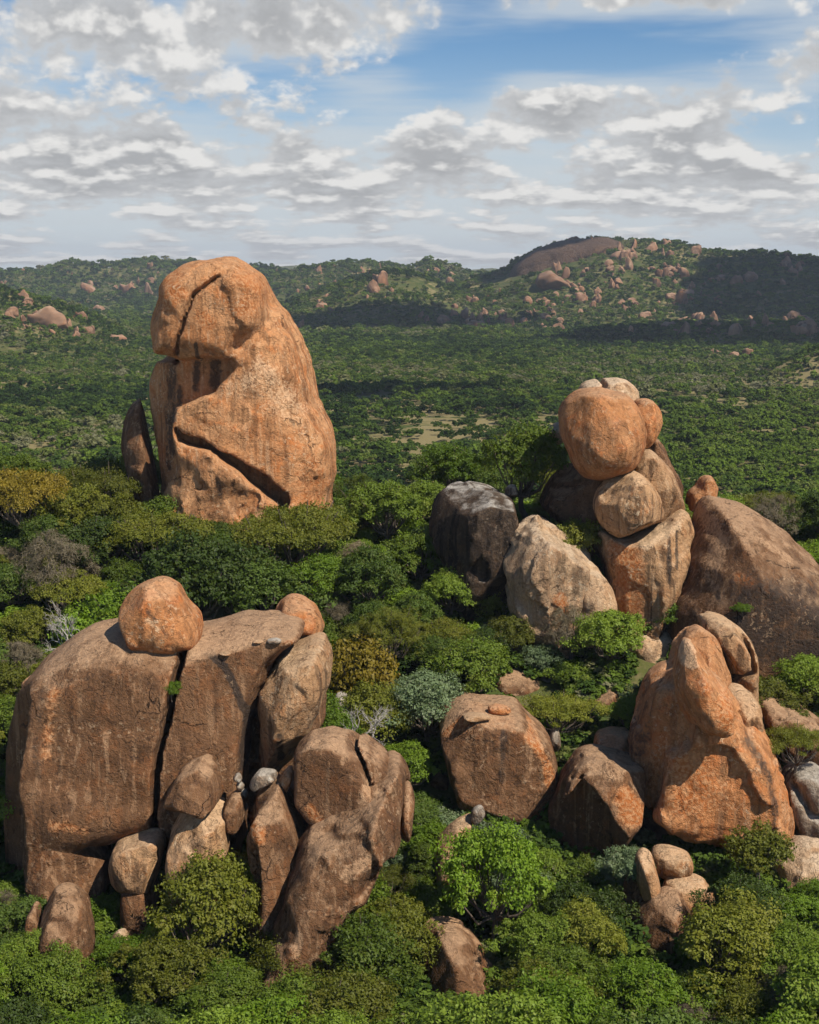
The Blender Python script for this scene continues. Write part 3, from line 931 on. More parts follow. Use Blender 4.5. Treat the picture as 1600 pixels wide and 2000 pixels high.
    rock('lower_corner_block', 'brown rounded corner block tucked under the massive block', 3,
         [(90, 1010), (170, 955), (260, 978), (335, 1035), (400, 1100), (400, 1180), (330, 1240), (210, 1250), (100, 1200)], D - 5.0, 4.4, 2.2, 'brown', p=2.5, h=.2, yaw=.1, cuts=[((.5, -.8, .3), 3.2, .3)])
    rock('tilted_slab_rock', 'tall tan slab with pale run-off tilted away from the dark cleft', 3,
         [(985, 450), (1010, 390), (1065, 325), (1150, 290), (1215, 284), (1248, 350), (1240, 440), (1212, 545), (1160, 640), (1130, 705), (1060, 760), (1005, 745), (995, 640), (985, 540)], D - 1, 5.6, 2.4, 'tan', p=2.5, lean=.22, yaw=.28, h=.2, lump=.35, cat='rock', paint=[('stain_shade', [(1070, 600), (1065, 730)], .4, .8), ('lichen', [(1040, 380), (1100, 320)], 1.0, .6)])
    rock('cleft_rock', 'dark rock wedged deep in the cleft behind the tall tan slab', 3,
         [(925, 520), (960, 430), (1010, 370), (1100, 330), (1230, 360), (1230, 560), (1150, 700), (1100, 820), (1000, 880), (930, 820), (900, 700)], D + 5, 4.5, 2.0, 'brown', p=2.6, h=.28)
    rock('front_upper_block', 'squarish tan block leaning against the front of the cracked block', 3,
         [(622, 880), (640, 830), (690, 770), (775, 736), (815, 785), (832, 850), (842, 890), (760, 930), (640, 945)], D - 9.0, 3.0, 1.3, 'brown', p=2.7, lean=.2, h=.17, lump=.25)
    rock('front_lower_block', 'streaked block below the squarish tan block, split by a level crack', 3,
         [(630, 950), (760, 932), (842, 893), (862, 1000), (870, 1150), (760, 1200), (640, 1160)], D - 9.6, 3.2, 1.2, 'tan', p=2.8, lean=.1, h=.17, lump=.25)
    rock('chock_stone', 'small rounded chock stone jammed beside the squarish blocks', 3,
         [(845, 895), (882, 852), (922, 858), (924, 940), (900, 980), (862, 972)], D - 8.5, 1.8, -1, 'brown', p=2.5, h=.14, lump=.2)
    for i, (a, b, r_) in enumerate([(905, 785, 17), (912, 815, 20), (925, 845, 18), (930, 895, 16)]):
        rock('wedged_stone', 'small pale stone stacked in the narrow cleft above the chock stone', 3,
             [(a + r_ * math.cos(t) * (1 + .15 * math.sin(3 * t + i)), b + r_ * math.sin(t)) for t in np.linspace(0, 6.283, 9)[:-1]], D - 8 + .2 * i, .7, -1, 'grey', p=2.4, h=.1, lump=.1, rough=.25, cat='stone', group='stones wedged in the cleft')
    rock('drum_boulder', 'drum-shaped brown boulder with flat round face and curved crack', 3,
         [(1108, 770), (1128, 695), (1180, 650), (1268, 632), (1335, 652), (1405, 682), (1470, 750), (1498, 820), (1482, 855), (1405, 905), (1372, 952), (1270, 984), (1190, 938), (1138, 880), (1112, 830)], D - 8.5, 5.0, 3.0, 'brown', p=2.5, lean=.10, yaw=.20, h=.18, lump=.3, sheet=.3, facets=3,
         cuts=[((-.30, -1, .12), 3.4, .35)], carves=[([(1325, 640), (1375, 700), (1405, 765), (1415, 805), (1400, 850), (1385, 920), (1420, 920), (1540, 860), (1540, 700)], -2.6, .5, .15)], grooves=[([(1325, 645), (1370, 700), (1400, 765), (1412, 805)], .14, 1.3, 4)], paint=[('lichen', [(1400, 820), (1380, 920)], .8, .6), ('fresh', [(1250, 970), (1180, 900)], .7, .6)])
    rock('pillar_rock', 'tapering brown pillar rock with orange chin below the wedged stones', 3,
         [(935, 960), (945, 895), (970, 838), (1030, 822), (1080, 880), (1130, 955), (1182, 1040), (1155, 1120), (1110, 1230), (1080, 1400), (960, 1400), (955, 1130), (945, 1000)], D - 10, 4.2, 2.0, 'brown', p=2.4, yaw=-.05, lean=.18, h=.18, lump=.35, cat='rock',
         carves=[([(900, 985), (1008, 995), (1020, 1060), (1000, 1500), (900, 1500)], -3.0, 0, .2)], paint=[('fresh', [(950, 950), (990, 985)], .8, .8)])
    rock('lower_ridge_rock', 'long sloping brown whaleback rock carrying the drum boulder', 3,
         [(1170, 1080), (1200, 1000), (1290, 975), (1380, 925), (1490, 838), (1542, 880), (1560, 960), (1545, 1060), (1460, 1120), (1410, 1210), (1320, 1280), (1240, 1380), (1230, 1580), (950, 1590), (960, 1500), (1000, 1390), (1060, 1280), (1120, 1150)], D - 13, 6.5, 4.0, 'brown', p=2.3, lean=.42, yaw=.10, h=.2, lump=.6, cat='rock',
         carves=[([(1400, 1010), (1460, 1048), (1600, 1050), (1600, 1600), (1300, 1600), (1290, 1240), (1340, 1110)], -4.9, .2, .2)], paint=[('lichen', [(1210, 1010), (1180, 1110)], .8, .7), ('lichen', [(1400, 960), (1480, 880)], .8, .6), ('lichen', [(1150, 1340), (1140, 1400)], .35, .9), ('lichen', [(1320, 1150), (1400, 1110)], .9, .6)])
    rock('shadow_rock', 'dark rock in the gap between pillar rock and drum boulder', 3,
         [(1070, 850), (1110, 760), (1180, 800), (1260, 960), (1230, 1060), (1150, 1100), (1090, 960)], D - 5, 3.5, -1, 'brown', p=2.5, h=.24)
    rock('crumbled_lichen_stone', 'rough grey lichen-crusted stone sitting on top of the pillar rock', 3,
         [(943, 815), (960, 775), (985, 748), (1050, 758), (1062, 790), (1020, 818), (970, 835)], D - 9, 1.3, -1, 'grey', p=2.4, h=.12, rough=.7, lump=.3)
    rock('orange_flake', 'narrow orange flake of rock leaning between pillar rock and drum boulder', 3,
         [(1040, 830), (1075, 780), (1108, 745), (1095, 800), (1080, 870), (1060, 860)], D - 8.4, 1.0, -1, 'orange', p=2.4, h=.12)
    rock('pale_ledge_block', 'pale topped block in shade under the massive block beside bushes', 3,
         [(425, 1110), (445, 1055), (520, 1030), (590, 1012), (615, 1040), (600, 1140), (570, 1260), (480, 1300), (430, 1180)], D - 8, 3, 1.6, 'tan', p=2.5, h=.17, yaw=-.3)
    rock('lower_shaded_block', 'shaded brown block standing below the pale topped block', 3,
         [(450, 1170), (540, 1150), (600, 1180), (600, 1400), (520, 1500), (450, 1400)], D - 9, 2.6, 1.2, 'brown', p=2.6, h=.2)
    rock('foreground_pillar_rock', 'brown pillar rock with bright cap among bushes below the massive block', 3,
         [(140, 1330), (150, 1262), (200, 1222), (270, 1236), (330, 1305), (340, 1420), (345, 1500), (360, 1680), (130, 1680), (135, 1480)], D - 15, 3.2, 1.6, 'brown', p=2.3, h=.16, yaw=.1, lean=.1, cat='rock')
    rock('shaded_pillar_rock', 'narrow shaded rock beside the brown pillar rock among bushes', 3,
         [(90, 1300), (115, 1270), (150, 1290), (160, 1400), (130, 1480), (95, 1400)], D - 14, 1.6, -1, 'brown', p=2.4, h=.16)
    rock('small_striped_stone', 'small pale striped stone between the bushes below the blocks', 3,
         [(405, 1420), (430, 1375), (470, 1352), (492, 1370), (490, 1450), (440, 1480)], D - 14, 1.0, -1, 'pale', p=2.4, h=.12)
    hit = seat(block, 300, 1272)
    rock('perched_round_boulder', 'rounded orange boulder with chipped hollow perched on the massive block', 3,
         [(438, 230), (445, 155), (472, 100), (530, 56), (600, 42), (660, 78), (692, 140), (742, 200), (753, 250), (738, 292), (680, 318), (600, 318), (490, 300), (442, 275)], (hit.y if hit else D) + 3.0, 4.0, 3.2, 'orange', front=.6, p=2.4, h=.16, lump=.3, rough=.35,
         carves=[([(690, 120), (800, 120), (800, 340), (610, 340), (640, 240), (700, 215)], -3.3, .55, .2)], facets=9, paint=[('stain_shade', [(560, 150), (640, 240)], .30, .5), ('lichen', [(560, 180), (600, 215)], .35, .6)])
    rock('perched_angular_boulder', 'small angular orange boulder perched at the back edge of the cracked block', 3,
         [(1042, 160), (1088, 105), (1130, 95), (1203, 135), (1232, 190), (1217, 242), (1150, 268), (1080, 250), (1050, 215)], D + 4.6, 2.7, 1.4, 'orange', p=2.6, h=.15, rough=.4, facets=8,
         cuts=[((.4, -.9, .4), 2.1, .25), ((-.6, -.75, -.1), 2.2, .25)])
    chip = rock('perched_chip_stone', 'small grey stone chip at the foot of the angular orange boulder', 3,
         [(1012, 250), (1022, 228), (1055, 220), (1082, 240), (1070, 262), (1030, 264)], D + 4, .9, -1, 'grey', p=2.5, h=.1, rough=.5, cat='stone')
    rest(chip, second, 536, 1254)
    chip.scale = (1.2, 1, .7)
    for (a, b, r_) in [(985, 262, 17), (858, 308, 18)]:
        o = rock('loose_slab_chip', 'flat loose stone chip lying on top of the cracked block', 3,
             [(a - r_ * 1.3, b), (a - r_ * .6, b - r_ * .5), (a + r_ * .7, b - r_ * .45), (a + r_ * 1.3, b), (a + r_, b + r_ * .5), (a - r_, b + r_ * .5)], D + 1.0 if b > 280 else D + 4, .6, -1, 'tan', p=2.5, h=.09, lump=.1, rough=.2, cat='stone', group='loose chips on the cracked block')
        rest(o, second, a * .5125, 1120 + b * .5125, .03)
        o.scale = (1, 1, .45)
    rock('edge_slab_rock', 'orange slab lying along the left shoulder of the massive block', 3,
         [(75, 435), (110, 395), (160, 350), (240, 298), (275, 312), (255, 350), (180, 385), (120, 425), (85, 450)], D + 3, 2.0, -1, 'orange', p=2.5, h=.14)
    rock('grey_slab_rock', 'grey slab rising behind the orange boulder on the massive block', 3,
         [(240, 300), (330, 250), (410, 205), (460, 200), (520, 260), (520, 330), (300, 340)], D + 8, 2.5, -1, 'grey', p=2.4, h=.2)

    # ---- beaked rocks on the right foreground
    D = 118
    rock('beaked_rock_body', 'broad orange-brown rock body with dark flank under the beaked head', 4,
         [(915, 640), (920, 560), (935, 490), (960, 415), (1000, 335), (1070, 300), (1180, 330), (1290, 400), (1390, 462), (1442, 560), (1482, 640), (1498, 760), (1500, 900), (1400, 940), (1280, 930), (1150, 880), (1030, 836), (955, 775), (925, 700)], D, 7.5, 4.5, 'orange', p=2.4, lean=.22, yaw=.22, h=.2, lump=.5, rough=.9, cat='rock', facets=0,
         bumps=[dict(pts=[(1105, 175), (1145, 185), (1185, 240), (1235, 325), (1300, 420), (1350, 540), (1250, 720), (950, 720), (925, 540), (955, 415), (995, 335), (1050, 270), (1080, 215)], dy=-.6, T=5.2, R=2.6, p=2.2, k=.8, lean=.12)],
         carves=[([(860, 900), (890, 150), (1085, 150), (1095, 480), (1010, 560), (990, 700), (960, 800)], -2.6, -.95, .5), ([(1000, 560), (1110, 480), (1240, 500), (1330, 640), (1390, 700), (1390, 960), (1000, 900), (950, 780)], -6.0, -.03, .5, .12)],
         paint=[('stain_shade', [(1330, 520), (1400, 640), (1420, 780), (1400, 900)], .7, .6), ('fresh', [(1060, 620), (1200, 720), (1060, 760)], 2.6, .6), ('stain_shade', [(960, 420), (930, 620)], 1.5, .5)])
    rock('beaked_head_rock', 'beak-shaped head rock with pale tip and orange cheek', 4,
         [(1112, 165), (1140, 172), (1175, 218), (1212, 285), (1255, 325), (1285, 400), (1270, 475), (1205, 492), (1100, 470), (1078, 385), (1062, 310), (1080, 230)], D - 4.6, 4.2, 2.4, 'orange', p=2.4, yaw=.12, h=.15, lump=.2, rough=.4, cat='rock', warp=.2, facets=3,
         bumps=[dict(pts=[(1100, 380), (1180, 335), (1250, 340), (1278, 400), (1262, 468), (1205, 484), (1112, 464)], dy=-1.6, T=2.8, R=1.4, p=2.6, k=.4)], paint=[('fresh', [(1230, 380), (1230, 450)], 1.2, .9), ('lichen', [(1120, 190), (1115, 230)], .8, .9), ('stain_shade', [(1150, 420), (1180, 440)], .6, .5)])
    rock('rounded_back_boulder', 'rounded orange boulder directly behind the beaked head', 4,
         [(1035, 260), (1048, 190), (1100, 128), (1150, 108), (1222, 158), (1257, 230), (1284, 310), (1290, 420), (1200, 440), (1060, 400)], D + 4, 4.4, 2.8, 'orange', p=2.3, h=.18, lump=.3)
    rock('tall_back_boulder', 'tall tan boulder split by a curved crack behind the rounded one', 4,
         [(1138, 92), (1180, 57), (1240, 68), (1300, 98), (1352, 150), (1373, 205), (1365, 350), (1360, 450), (1300, 450), (1280, 320), (1262, 240), (1225, 165), (1165, 110)], D + 8, 4.4, 2.2, 'tan', p=2.3, yaw=.15, h=.18, lump=.3,
         grooves=[([(1290, 95), (1330, 170), (1330, 240), (1270, 270)], .2, .7, -1)])
    rock('shoulder_boulder', 'smooth tan boulder on the shoulder of the broad rock body', 4,
         [(1240, 370), (1290, 340), (1340, 352), (1392, 410), (1400, 480), (1340, 520), (1260, 480)], D + .5, 3.6, -1, 'tan', p=2.3, h=.17, lump=.25)
    rock('small_pale_boulder', 'small pale boulder at the neck of the broad rock body', 4,
         [(958, 330), (985, 282), (1040, 272), (1070, 300), (1060, 350), (990, 370)], D + 4, 2, -1, 'pale', p=2.4, h=.14)
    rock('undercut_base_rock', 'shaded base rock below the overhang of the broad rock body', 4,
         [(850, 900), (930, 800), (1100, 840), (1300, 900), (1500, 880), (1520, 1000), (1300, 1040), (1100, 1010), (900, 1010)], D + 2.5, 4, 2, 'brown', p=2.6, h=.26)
    octa = rock('octagonal_boulder', 'eight-sided brown boulder with flat face and orange rim in the trees', 4,
         [(157, 510), (172, 470), (215, 432), (275, 405), (345, 420), (465, 425), (510, 480), (572, 528), (594, 590), (598, 720), (560, 795), (500, 812), (400, 796), (290, 790), (230, 745), (190, 665), (168, 590)], D + 5, 4.6, 1.1, 'brown', p=3.6, lean=.12, yaw=.06, h=.18, lump=.2, warp=.25, facets=3, sheet=.2,
         cuts=[((.75, -.75, .2), 6.2, .3), ((-.65, -.75, -.35), 6.2, .3)], paint=[('fresh', [(500, 490), (560, 600), (580, 720), (500, 800)], .7, .7), ('fresh', [(180, 500), (290, 430), (430, 450)], .7, .65), ('stain_shade', [(395, 470), (385, 640)], .6, .5), ('lichen', [(165, 500), (230, 425)], .4, .7)])
    peb = rock('perched_pebble_rock', 'small orange-capped stone perched on the eight-sided boulder', 4,
         [(335, 405), (338, 380), (370, 368), (405, 382), (418, 405), (390, 420), (350, 418)], D + 4.2, .9, -1, 'orange', p=2.4, h=.1, rough=.5, cat='stone')
    lich = rock('perched_lichen_stone', 'low grey stone lying beside the orange-capped stone', 4,
         [(258, 425), (270, 410), (310, 405), (335, 428), (320, 442), (270, 440)], D + 4, .8, -1, 'tan', p=2.4, h=.1, rough=.5, cat='stone')
    rest(peb, octa, 975, 1392); rest(lich, octa, 930, 1403)
    lich.scale = (1.3, 1, .5); peb.scale = (1.2, 1, .8)
    rock('wedge_boulder', 'wedge-shaped boulder with black shaded side and orange broken nose', 4,
         [(590, 900), (600, 820), (640, 700), (695, 612), (760, 594), (840, 618), (932, 640), (954, 690), (952, 760), (922, 835), (850, 880), (730, 970), (650, 990)], D - 2, 5.2, 2.4, 'brown', p=2.4, yaw=.1, h=.17, lump=.35, rough=.5, cuts=[((.25, -.95, .3), 4.4, .3)], carves=[([(540, 1050), (560, 850), (640, 690), (695, 640), (790, 720), (830, 800), (870, 860), (860, 1050)], -1.6, -.95, .2)], paint=[('fresh', [(860, 740), (900, 800)], 1.3, .9), ('lichen', [(740, 640), (840, 660)], .8, .6)])
    rock('thin_slab_rock', 'thin grey slab leaning behind the wedge-shaped boulder', 4,
         [(560, 860), (600, 770), (650, 690), (705, 605), (720, 640), (660, 760), (620, 860), (590, 910)], D + 1.5, 1.6, -1, 'grey', p=2.5, h=.14)
    rock('square_back_boulder', 'small square boulder with grey top behind the wedge-shaped boulder', 4,
         [(745, 560), (752, 522), (775, 505), (895, 495), (890, 550), (850, 610), (760, 600)], D + 7, 2.6, 1.2, 'orange', p=2.7, h=.15)
    rock('leaf_slab_rock', 'upright leaf-shaped pale slab below the dark overhang', 4,
         [(900, 1000), (918, 968), (945, 950), (972, 965), (990, 1030), (1003, 1090), (1003, 1150), (950, 1195), (930, 1130), (915, 1070)], D - 11, 2.0, .9, 'tan', p=2.5, yaw=.35, h=.13)
    rock('dark_leaf_side_rock', 'dark shaded rock behind the upright leaf-shaped slab', 4,
         [(850, 1090), (890, 1020), (930, 1000), (960, 1100), (950, 1230), (900, 1280), (860, 1200)], D - 9.5, 2, -1, 'brown', p=2.5, h=.18)
    rock('rounded_ledge_boulder', 'low rounded tan boulder under the overhang above the striped one', 4,
         [(965, 970), (990, 938), (1050, 932), (1115, 955), (1130, 1010), (1080, 1050), (1000, 1050)], D - 8.5, 2, -1, 'tan', p=2.4, h=.14)
    rock('striped_boulder', 'rounded pale boulder with dark vertical stripes between bushes', 4,
         [(1008, 1110), (1030, 1070), (1075, 1048), (1160, 1060), (1218, 1110), (1200, 1170), (1100, 1190), (1020, 1160)], D - 10.5, 2.2, -1, 'tan', p=2.4, h=.14)
    rock('broken_nose_boulder', 'lumpy boulder with dark hollow below the striped boulder', 4,
         [(915, 1260), (935, 1215), (1000, 1160), (1050, 1135), (1090, 1140), (1142, 1195), (1125, 1280), (1080, 1360), (1020, 1420), (960, 1440), (925, 1360)], D - 13.5, 2.8, 1.8, 'brown', p=2.3, h=.14, rough=.6, yaw=-.1,
         bumps=[dict(pts=[(1000, 1165), (1050, 1135), (1090, 1145), (1110, 1190), (1060, 1180), (1010, 1200)], dy=-1, T=2.2, k=.3)])
    rock('streaked_edge_boulder', 'pale streaked boulder under the flat bush at the foot of the beaked rock', 4,
         [(1395, 1020), (1440, 965), (1540, 915), (1640, 940), (1680, 1040), (1600, 1090), (1440, 1080)], D - 7, 3, -1, 'pale', p=2.4, h=.17)
    rock('cracked_dark_boulder', 'dark cracked lichen-spotted boulder right of the broad rock body', 4,
         [(1490, 700), (1540, 650), (1640, 650), (1700, 760), (1680, 900), (1540, 900), (1500, 830)], D - 1, 4, 2.4, 'grey', p=2.4, h=.2, rough=.8, grooves=[([(1520, 700), (1560, 780), (1640, 800)], .35, .9, 0)])
    rock('flat_ledge_rock', 'flat sloping brown ledge rock behind the flat-topped bush', 4,
         [(1390, 430), (1420, 410), (1520, 425), (1620, 470), (1700, 540), (1700, 680), (1560, 640), (1440, 560)], D + 7, 5, 2, 'brown', p=2.4, lean=.5, h=.22)
    rock('foreground_boulder', 'rounded brown boulder with orange flaked patches beneath the bushy tree', 4,
         [(78, 1340), (118, 1284), (180, 1264), (240, 1275), (285, 1315), (345, 1392), (395, 1480), (410, 1580), (400, 1720), (130, 1720), (110, 1440)], D - 19, 4.2, 2.6, 'brown', p=2.2, h=.14, lump=.35, lean=.12)
    rock('smooth_pale_boulder', 'smooth pale sloping boulder left of the bushy tree', 4,
         [(138, 960), (145, 925), (200, 848), (275, 815), (300, 840), (270, 900), (210, 965), (160, 985)], D - 8, 2.0, -1, 'tan', p=2.3, h=.14, lean=.2)
    rock('white_lichen_stone', 'small white lichened stone on the smooth pale boulder', 4,
         [(272, 825), (285, 790), (312, 778), (325, 800), (310, 830), (285, 840)], D - 7.5, .8, -1, 'grey', p=2.4, h=.1, rough=.5, cat='stone')
    rock('shadowed_gap_rock', 'shadowed rock behind the smooth pale boulder under the eight-sided boulder', 4,
         [(90, 700), (170, 640), (240, 760), (330, 800), (520, 810), (560, 860), (420, 900), (200, 880), (110, 800)], D + 8, 3, -1, 'brown', p=2.4, h=.24)
    rock('grey_lichen_block', 'ragged grey lichen block beside the eight-sided boulder', 4,
         [(560, 530), (580, 485), (605, 478), (620, 520), (610, 570), (580, 570)], D + 8, 1.2, -1, 'grey', p=2.4, h=.12, rough=.7)
    rock('corner_stone', 'pale stone half buried among bushes at the slope foot', 4,
         [(1535, 1520), (1560, 1475), (1620, 1470), (1660, 1520), (1620, 1560), (1550, 1560)], D - 21, 1.3, -1, 'pale', p=2.4, h=.12)

    # ---- flat slabs showing through the woods
    for (pts, D_, mat, lab) in [
        ([(950, 1330), (985, 1312), (1035, 1322), (1075, 1345), (1060, 1385), (1000, 1380), (960, 1360)], 138, 'brown', 'bare brown rock slab in the clearing behind the eight-sided boulder'),
        ([(1140, 1385), (1170, 1355), (1205, 1350), (1215, 1380), (1190, 1420), (1145, 1420)], 135, 'brown', 'small bare brown slab among bushes left of the beaked rocks'),
        ([(1045, 1330), (1070, 1322), (1100, 1328), (1100, 1345), (1060, 1345)], 140, 'grey', 'pale flat stone in the clearing behind the brown slab'),
        ([(645, 1390), (655, 1362), (685, 1370), (692, 1410), (665, 1425)], 126, 'grey', 'grey streaked slab behind the tall tan slab'),
        ([(1215, 1240), (1250, 1232), (1320, 1240), (1330, 1290), (1270, 1330), (1230, 1280)], 144, 'pale', 'pale boulder in the woods below the base pillar'),
        ([(780, 1560), (800, 1550), (812, 1580), (800, 1640), (780, 1640)], 104, 'brown', 'brown rock edge beside the whaleback rock')]:
        rock('bare_slab_rock', lab, 0, pts, D_, 2.6, -1, mat, p=2.3, h=.2, lean=.5, cat='rock')
    for k, o, u, v in (('crack', block, 333, 1345), ('cliff', dome, 1450, 1185)):
        q = seat(o, u, v)
        ROOT[k] = q.y - .2 if q else 110


build_rocks()
# ------------------------------------------------------------------ trees
def leaves(C, N, L, W, rg, tint, jitter=0.6):
    """diamond leaf faces: centres C, facing N"""
    n = len(C)
    N = N + rg.normal(0, jitter, (n, 3))
    N /= np.linalg.norm(N, axis=1)[:, None] + 1e-9
    A = rg.normal(0, 1, (n, 3))
    A -= (A * N).sum(1)[:, None] * N
    A /= np.linalg.norm(A, axis=1)[:, None] + 1e-9
    B = np.cross(N, A)
    l = (L * rg.uniform(.7, 1.3, n))[:, None]; w = (W * rg.uniform(.7, 1.3, n))[:, None]
    V = np.stack([C - A * l, C - B * w + A * l * .1, C + A * l, C + B * w + A * l * .1], 1).reshape(-1, 3)
    Q = np.arange(4 * n).reshape(n, 4)
    return V, Q, tint


def crown_cloud(rg, W, H, z0, nlobe, nclump, nleaf, form):
    """leaf centres and facing for a crown made of lobes of leaf clumps"""
    Cs, Ns, Ts = [], [], []
    lobes = []
    ph = rg.uniform(0, 6.28); skew = rg.uniform(.08, .28)
    for i in range(nlobe):
        if form == 'flat':
            a = rg.uniform(0, 6.283); r = math.sqrt(rg.random()) * .40 * W
            zz = z0 + H * (.80 - .42 * (r / (.5 * W)) ** 2 + rg.uniform(-.22, .08))
            rad = W * rg.uniform(.06, .14); sq = .42
        elif form == 'tall':
            a = rg.uniform(0, 6.283); t = rg.random() ** .8
            r = math.sqrt(rg.random()) * .34 * W * (1.05 - .75 * t)
            zz = z0 + H * (.10 + .80 * t); rad = W * rg.uniform(.09, .19) * (1.1 - .45 * t); sq = .9
        elif form == 'bush':
            a = rg.uniform(0, 6.283); r = math.sqrt(rg.random()) * .36 * W
            zz = z0 + H * (.25 + .45 * rg.random() * (1 - (r / (.5 * W)) ** 2)); rad = W * rg.uniform(.08, .19); sq = .8
        else:
            d = rg.normal(0, 1, 3); d /= np.linalg.norm(d)
            d[2] = abs(d[2]) * 1.1 - .35
            a = math.atan2(d[1], d[0]); q = rg.uniform(.55, 1) ** .6
            r = math.hypot(d[0], d[1]) * rg.uniform(.30, .46) * W * q
            zz = z0 + H * (.46 + d[2] * .38 * q); rad = W * rg.uniform(.06, .165); sq = .8
        r *= 1 + skew * math.sin(2 * a + ph) + .12 * math.sin(5 * a + ph * 3)
        if rg.random() < .14:
            r *= 1.22; zz += H * rg.uniform(-.02, .10); rad *= .75
        lobes.append((np.array([r * math.cos(a), r * math.sin(a), zz]), rad, sq, rg.random()))
    for c, rad, sq, lt in lobes:
        d = rg.normal(0, 1, (nclump, 3)); d /= np.linalg.norm(d, axis=1)[:, None]
        d[:, 2] = np.where(d[:, 2] < -.35, -d[:, 2], d[:, 2])
        cc = c + d * rad * np.array([1, 1, sq]) * rg.uniform(.72, 1.06, (nclump, 1))
        s = rad * .17
        ct = rg.random(nclump)
        L = cc[:, None, :] + rg.normal(0, 1, (nclump, nleaf, 3)) * s * np.array([1, 1, .7])
        Nn = np.repeat(d[:, None, :], nleaf, 1) + np.array([0, 0, .5])
        Cs.append(L.reshape(-1, 3)); Ns.append(Nn.reshape(-1, 3))
        Ts.append(np.clip(np.repeat(.45 * lt + .38 * ct, nleaf) + rg.uniform(0, .2, nclump * nleaf), 0, 1))
    return np.concatenate(Cs), np.concatenate(Ns), np.concatenate(Ts), lobes


def tube(path, rads, sides=6):
    path = np.asarray(path, float)
    V = []; Q = []
    for i, p in enumerate(path):
        t = path[min(i + 1, len(path) - 1)] - path[max(i - 1, 0)]
        t = t / (np.linalg.norm(t) + 1e-9)
        a = np.cross(t, [0.31, .95, .1]); a /= np.linalg.norm(a) + 1e-9
        b = np.cross(t, a)
        for k in range(sides):
            th = 6.2832 * k / sides
            V.append(p + rads[i] * (math.cos(th) * a + math.sin(th) * b))
    for i in range(len(path) - 1):
        for k in range(sides):
            k2 = (k + 1) % sides
            Q.append((i * sides + k, i * sides + k2, (i + 1) * sides + k2, (i + 1) * sides + k))
    return np.array(V), np.array(Q)


def join(parts):
    V = []; Q = []; o = 0
    for v, q in parts:
        V.append(v); Q.append(q + o); o += len(v)
    return np.concatenate(V), np.concatenate(Q)


def bent(rg, a, b, n=5, amt=.08):
    a = np.asarray(a, float); b = np.asarray(b, float)
    L = np.linalg.norm(b - a)
    P = a + (b - a) * np.linspace(0, 1, n)[:, None]
    P[1:-1] += rg.normal(0, amt * L, (n - 2, 3))
    return P


def trunk_mesh(name, rg, H, lobes, r0, mat):
    parts = []
    fork = np.array([rg.normal(0, .2), rg.normal(0, .2), H * .26])
    P = bent(rg, (0, 0, -.8), fork, 5, .04)
    parts.append(tube(P, np.linspace(r0 * 1.25, r0 * .8, 5), 7))
    pick = rg.permutation(len(lobes))[:22]
    for i in pick:
        c = lobes[i][0]
        mid = fork + (c - fork) * .5 + np.array([0, 0, -.08 * H])
        c = c + np.array([0, 0, lobes[i][1] * .8])
        P = np.concatenate([bent(rg, fork, mid, 3, .05), bent(rg, mid, c, 4, .06)[1:]])
        parts.append(tube(P, np.linspace(r0 * .42, r0 * .09, len(P)), 5))
    V, Q = join(parts)
    return mesh_from(name, V, Q, True, [mat])


def leaf_mesh(name, V, Q, tint, mat):
    me = mesh_from(name, V, Q, False, [mat])
    at_ = me.attributes.new('tint', 'FLOAT', 'FACE')
    at_.data.foreach_set('value', np.asarray(tint, np.float32))
    return me


# one set of meshes for each kind of tree: form, width, height, crown bottom, lobes, clumps, leaves per clump, leaf size
FORMS = {
    'broad': ('round', 8.0, 7.2, 1.0, 62, 24, 13, .105, .060),
    'tall': ('tall', 6.6, 9.0, .5, 66, 24, 13, .10, .058),
    'flat': ('flat', 10.0, 5.6, 2.2, 60, 26, 15, .10, .046),
    'bush': ('bush', 5.0, 3.7, .0, 40, 24, 12, .092, .055),
    'twig': ('round', 6.5, 5.4, .4, 40, 18, 11, .19, .015),
}
TREE = {}
rt = np.random.default_rng(21)
for form, (shape, W, H, z0, nl, nc, nf, LL, LW) in FORMS.items():
    for var in range(3):
        C, N, tt, lobes = crown_cloud(rt, W, H - z0, z0, nl, nc, nf, shape)
        V, Q, tt = leaves(C, N, LL, LW, rt, tt)
        tm = trunk_mesh('trunk', rt, H, lobes, .03 * W, BARK)
        TREE[form, var] = (V, Q, tt, tm, W, H)
CROWNS = {k: leaf_mesh('crown', v[0], v[1], v[2], LM['mid']) for k, v in TREE.items()}
TREES = []


def plant(form, leaf, x, y, z, s, sz, rz, label, group, var, name=None):
    nm = name or {'broad': 'broadleaf_tree', 'tall': 'tall_tree', 'flat': 'flat_topped_acacia', 'bush': 'leafy_bush', 'twig': 'twiggy_shrub'}[form]
    e = link(nm, None, None, (x, y, z), label, 'bush' if form in ('bush', 'twig') else 'tree', group)
    e.rotation_euler = (0, 0, rz); e.scale = (s, s, s * sz)
    e.empty_display_size = .5
    link('trunk', TREE[form, var][3], e)
    c = link('crown', CROWNS[form, var], e)
    c.material_slots[0].link = 'OBJECT'
    c.material_slots[0].material = LM[leaf]
    TREES.append((x, y, s * TREE[form, var][4] * .5))
    return e


rp = np.random.default_rng(5)


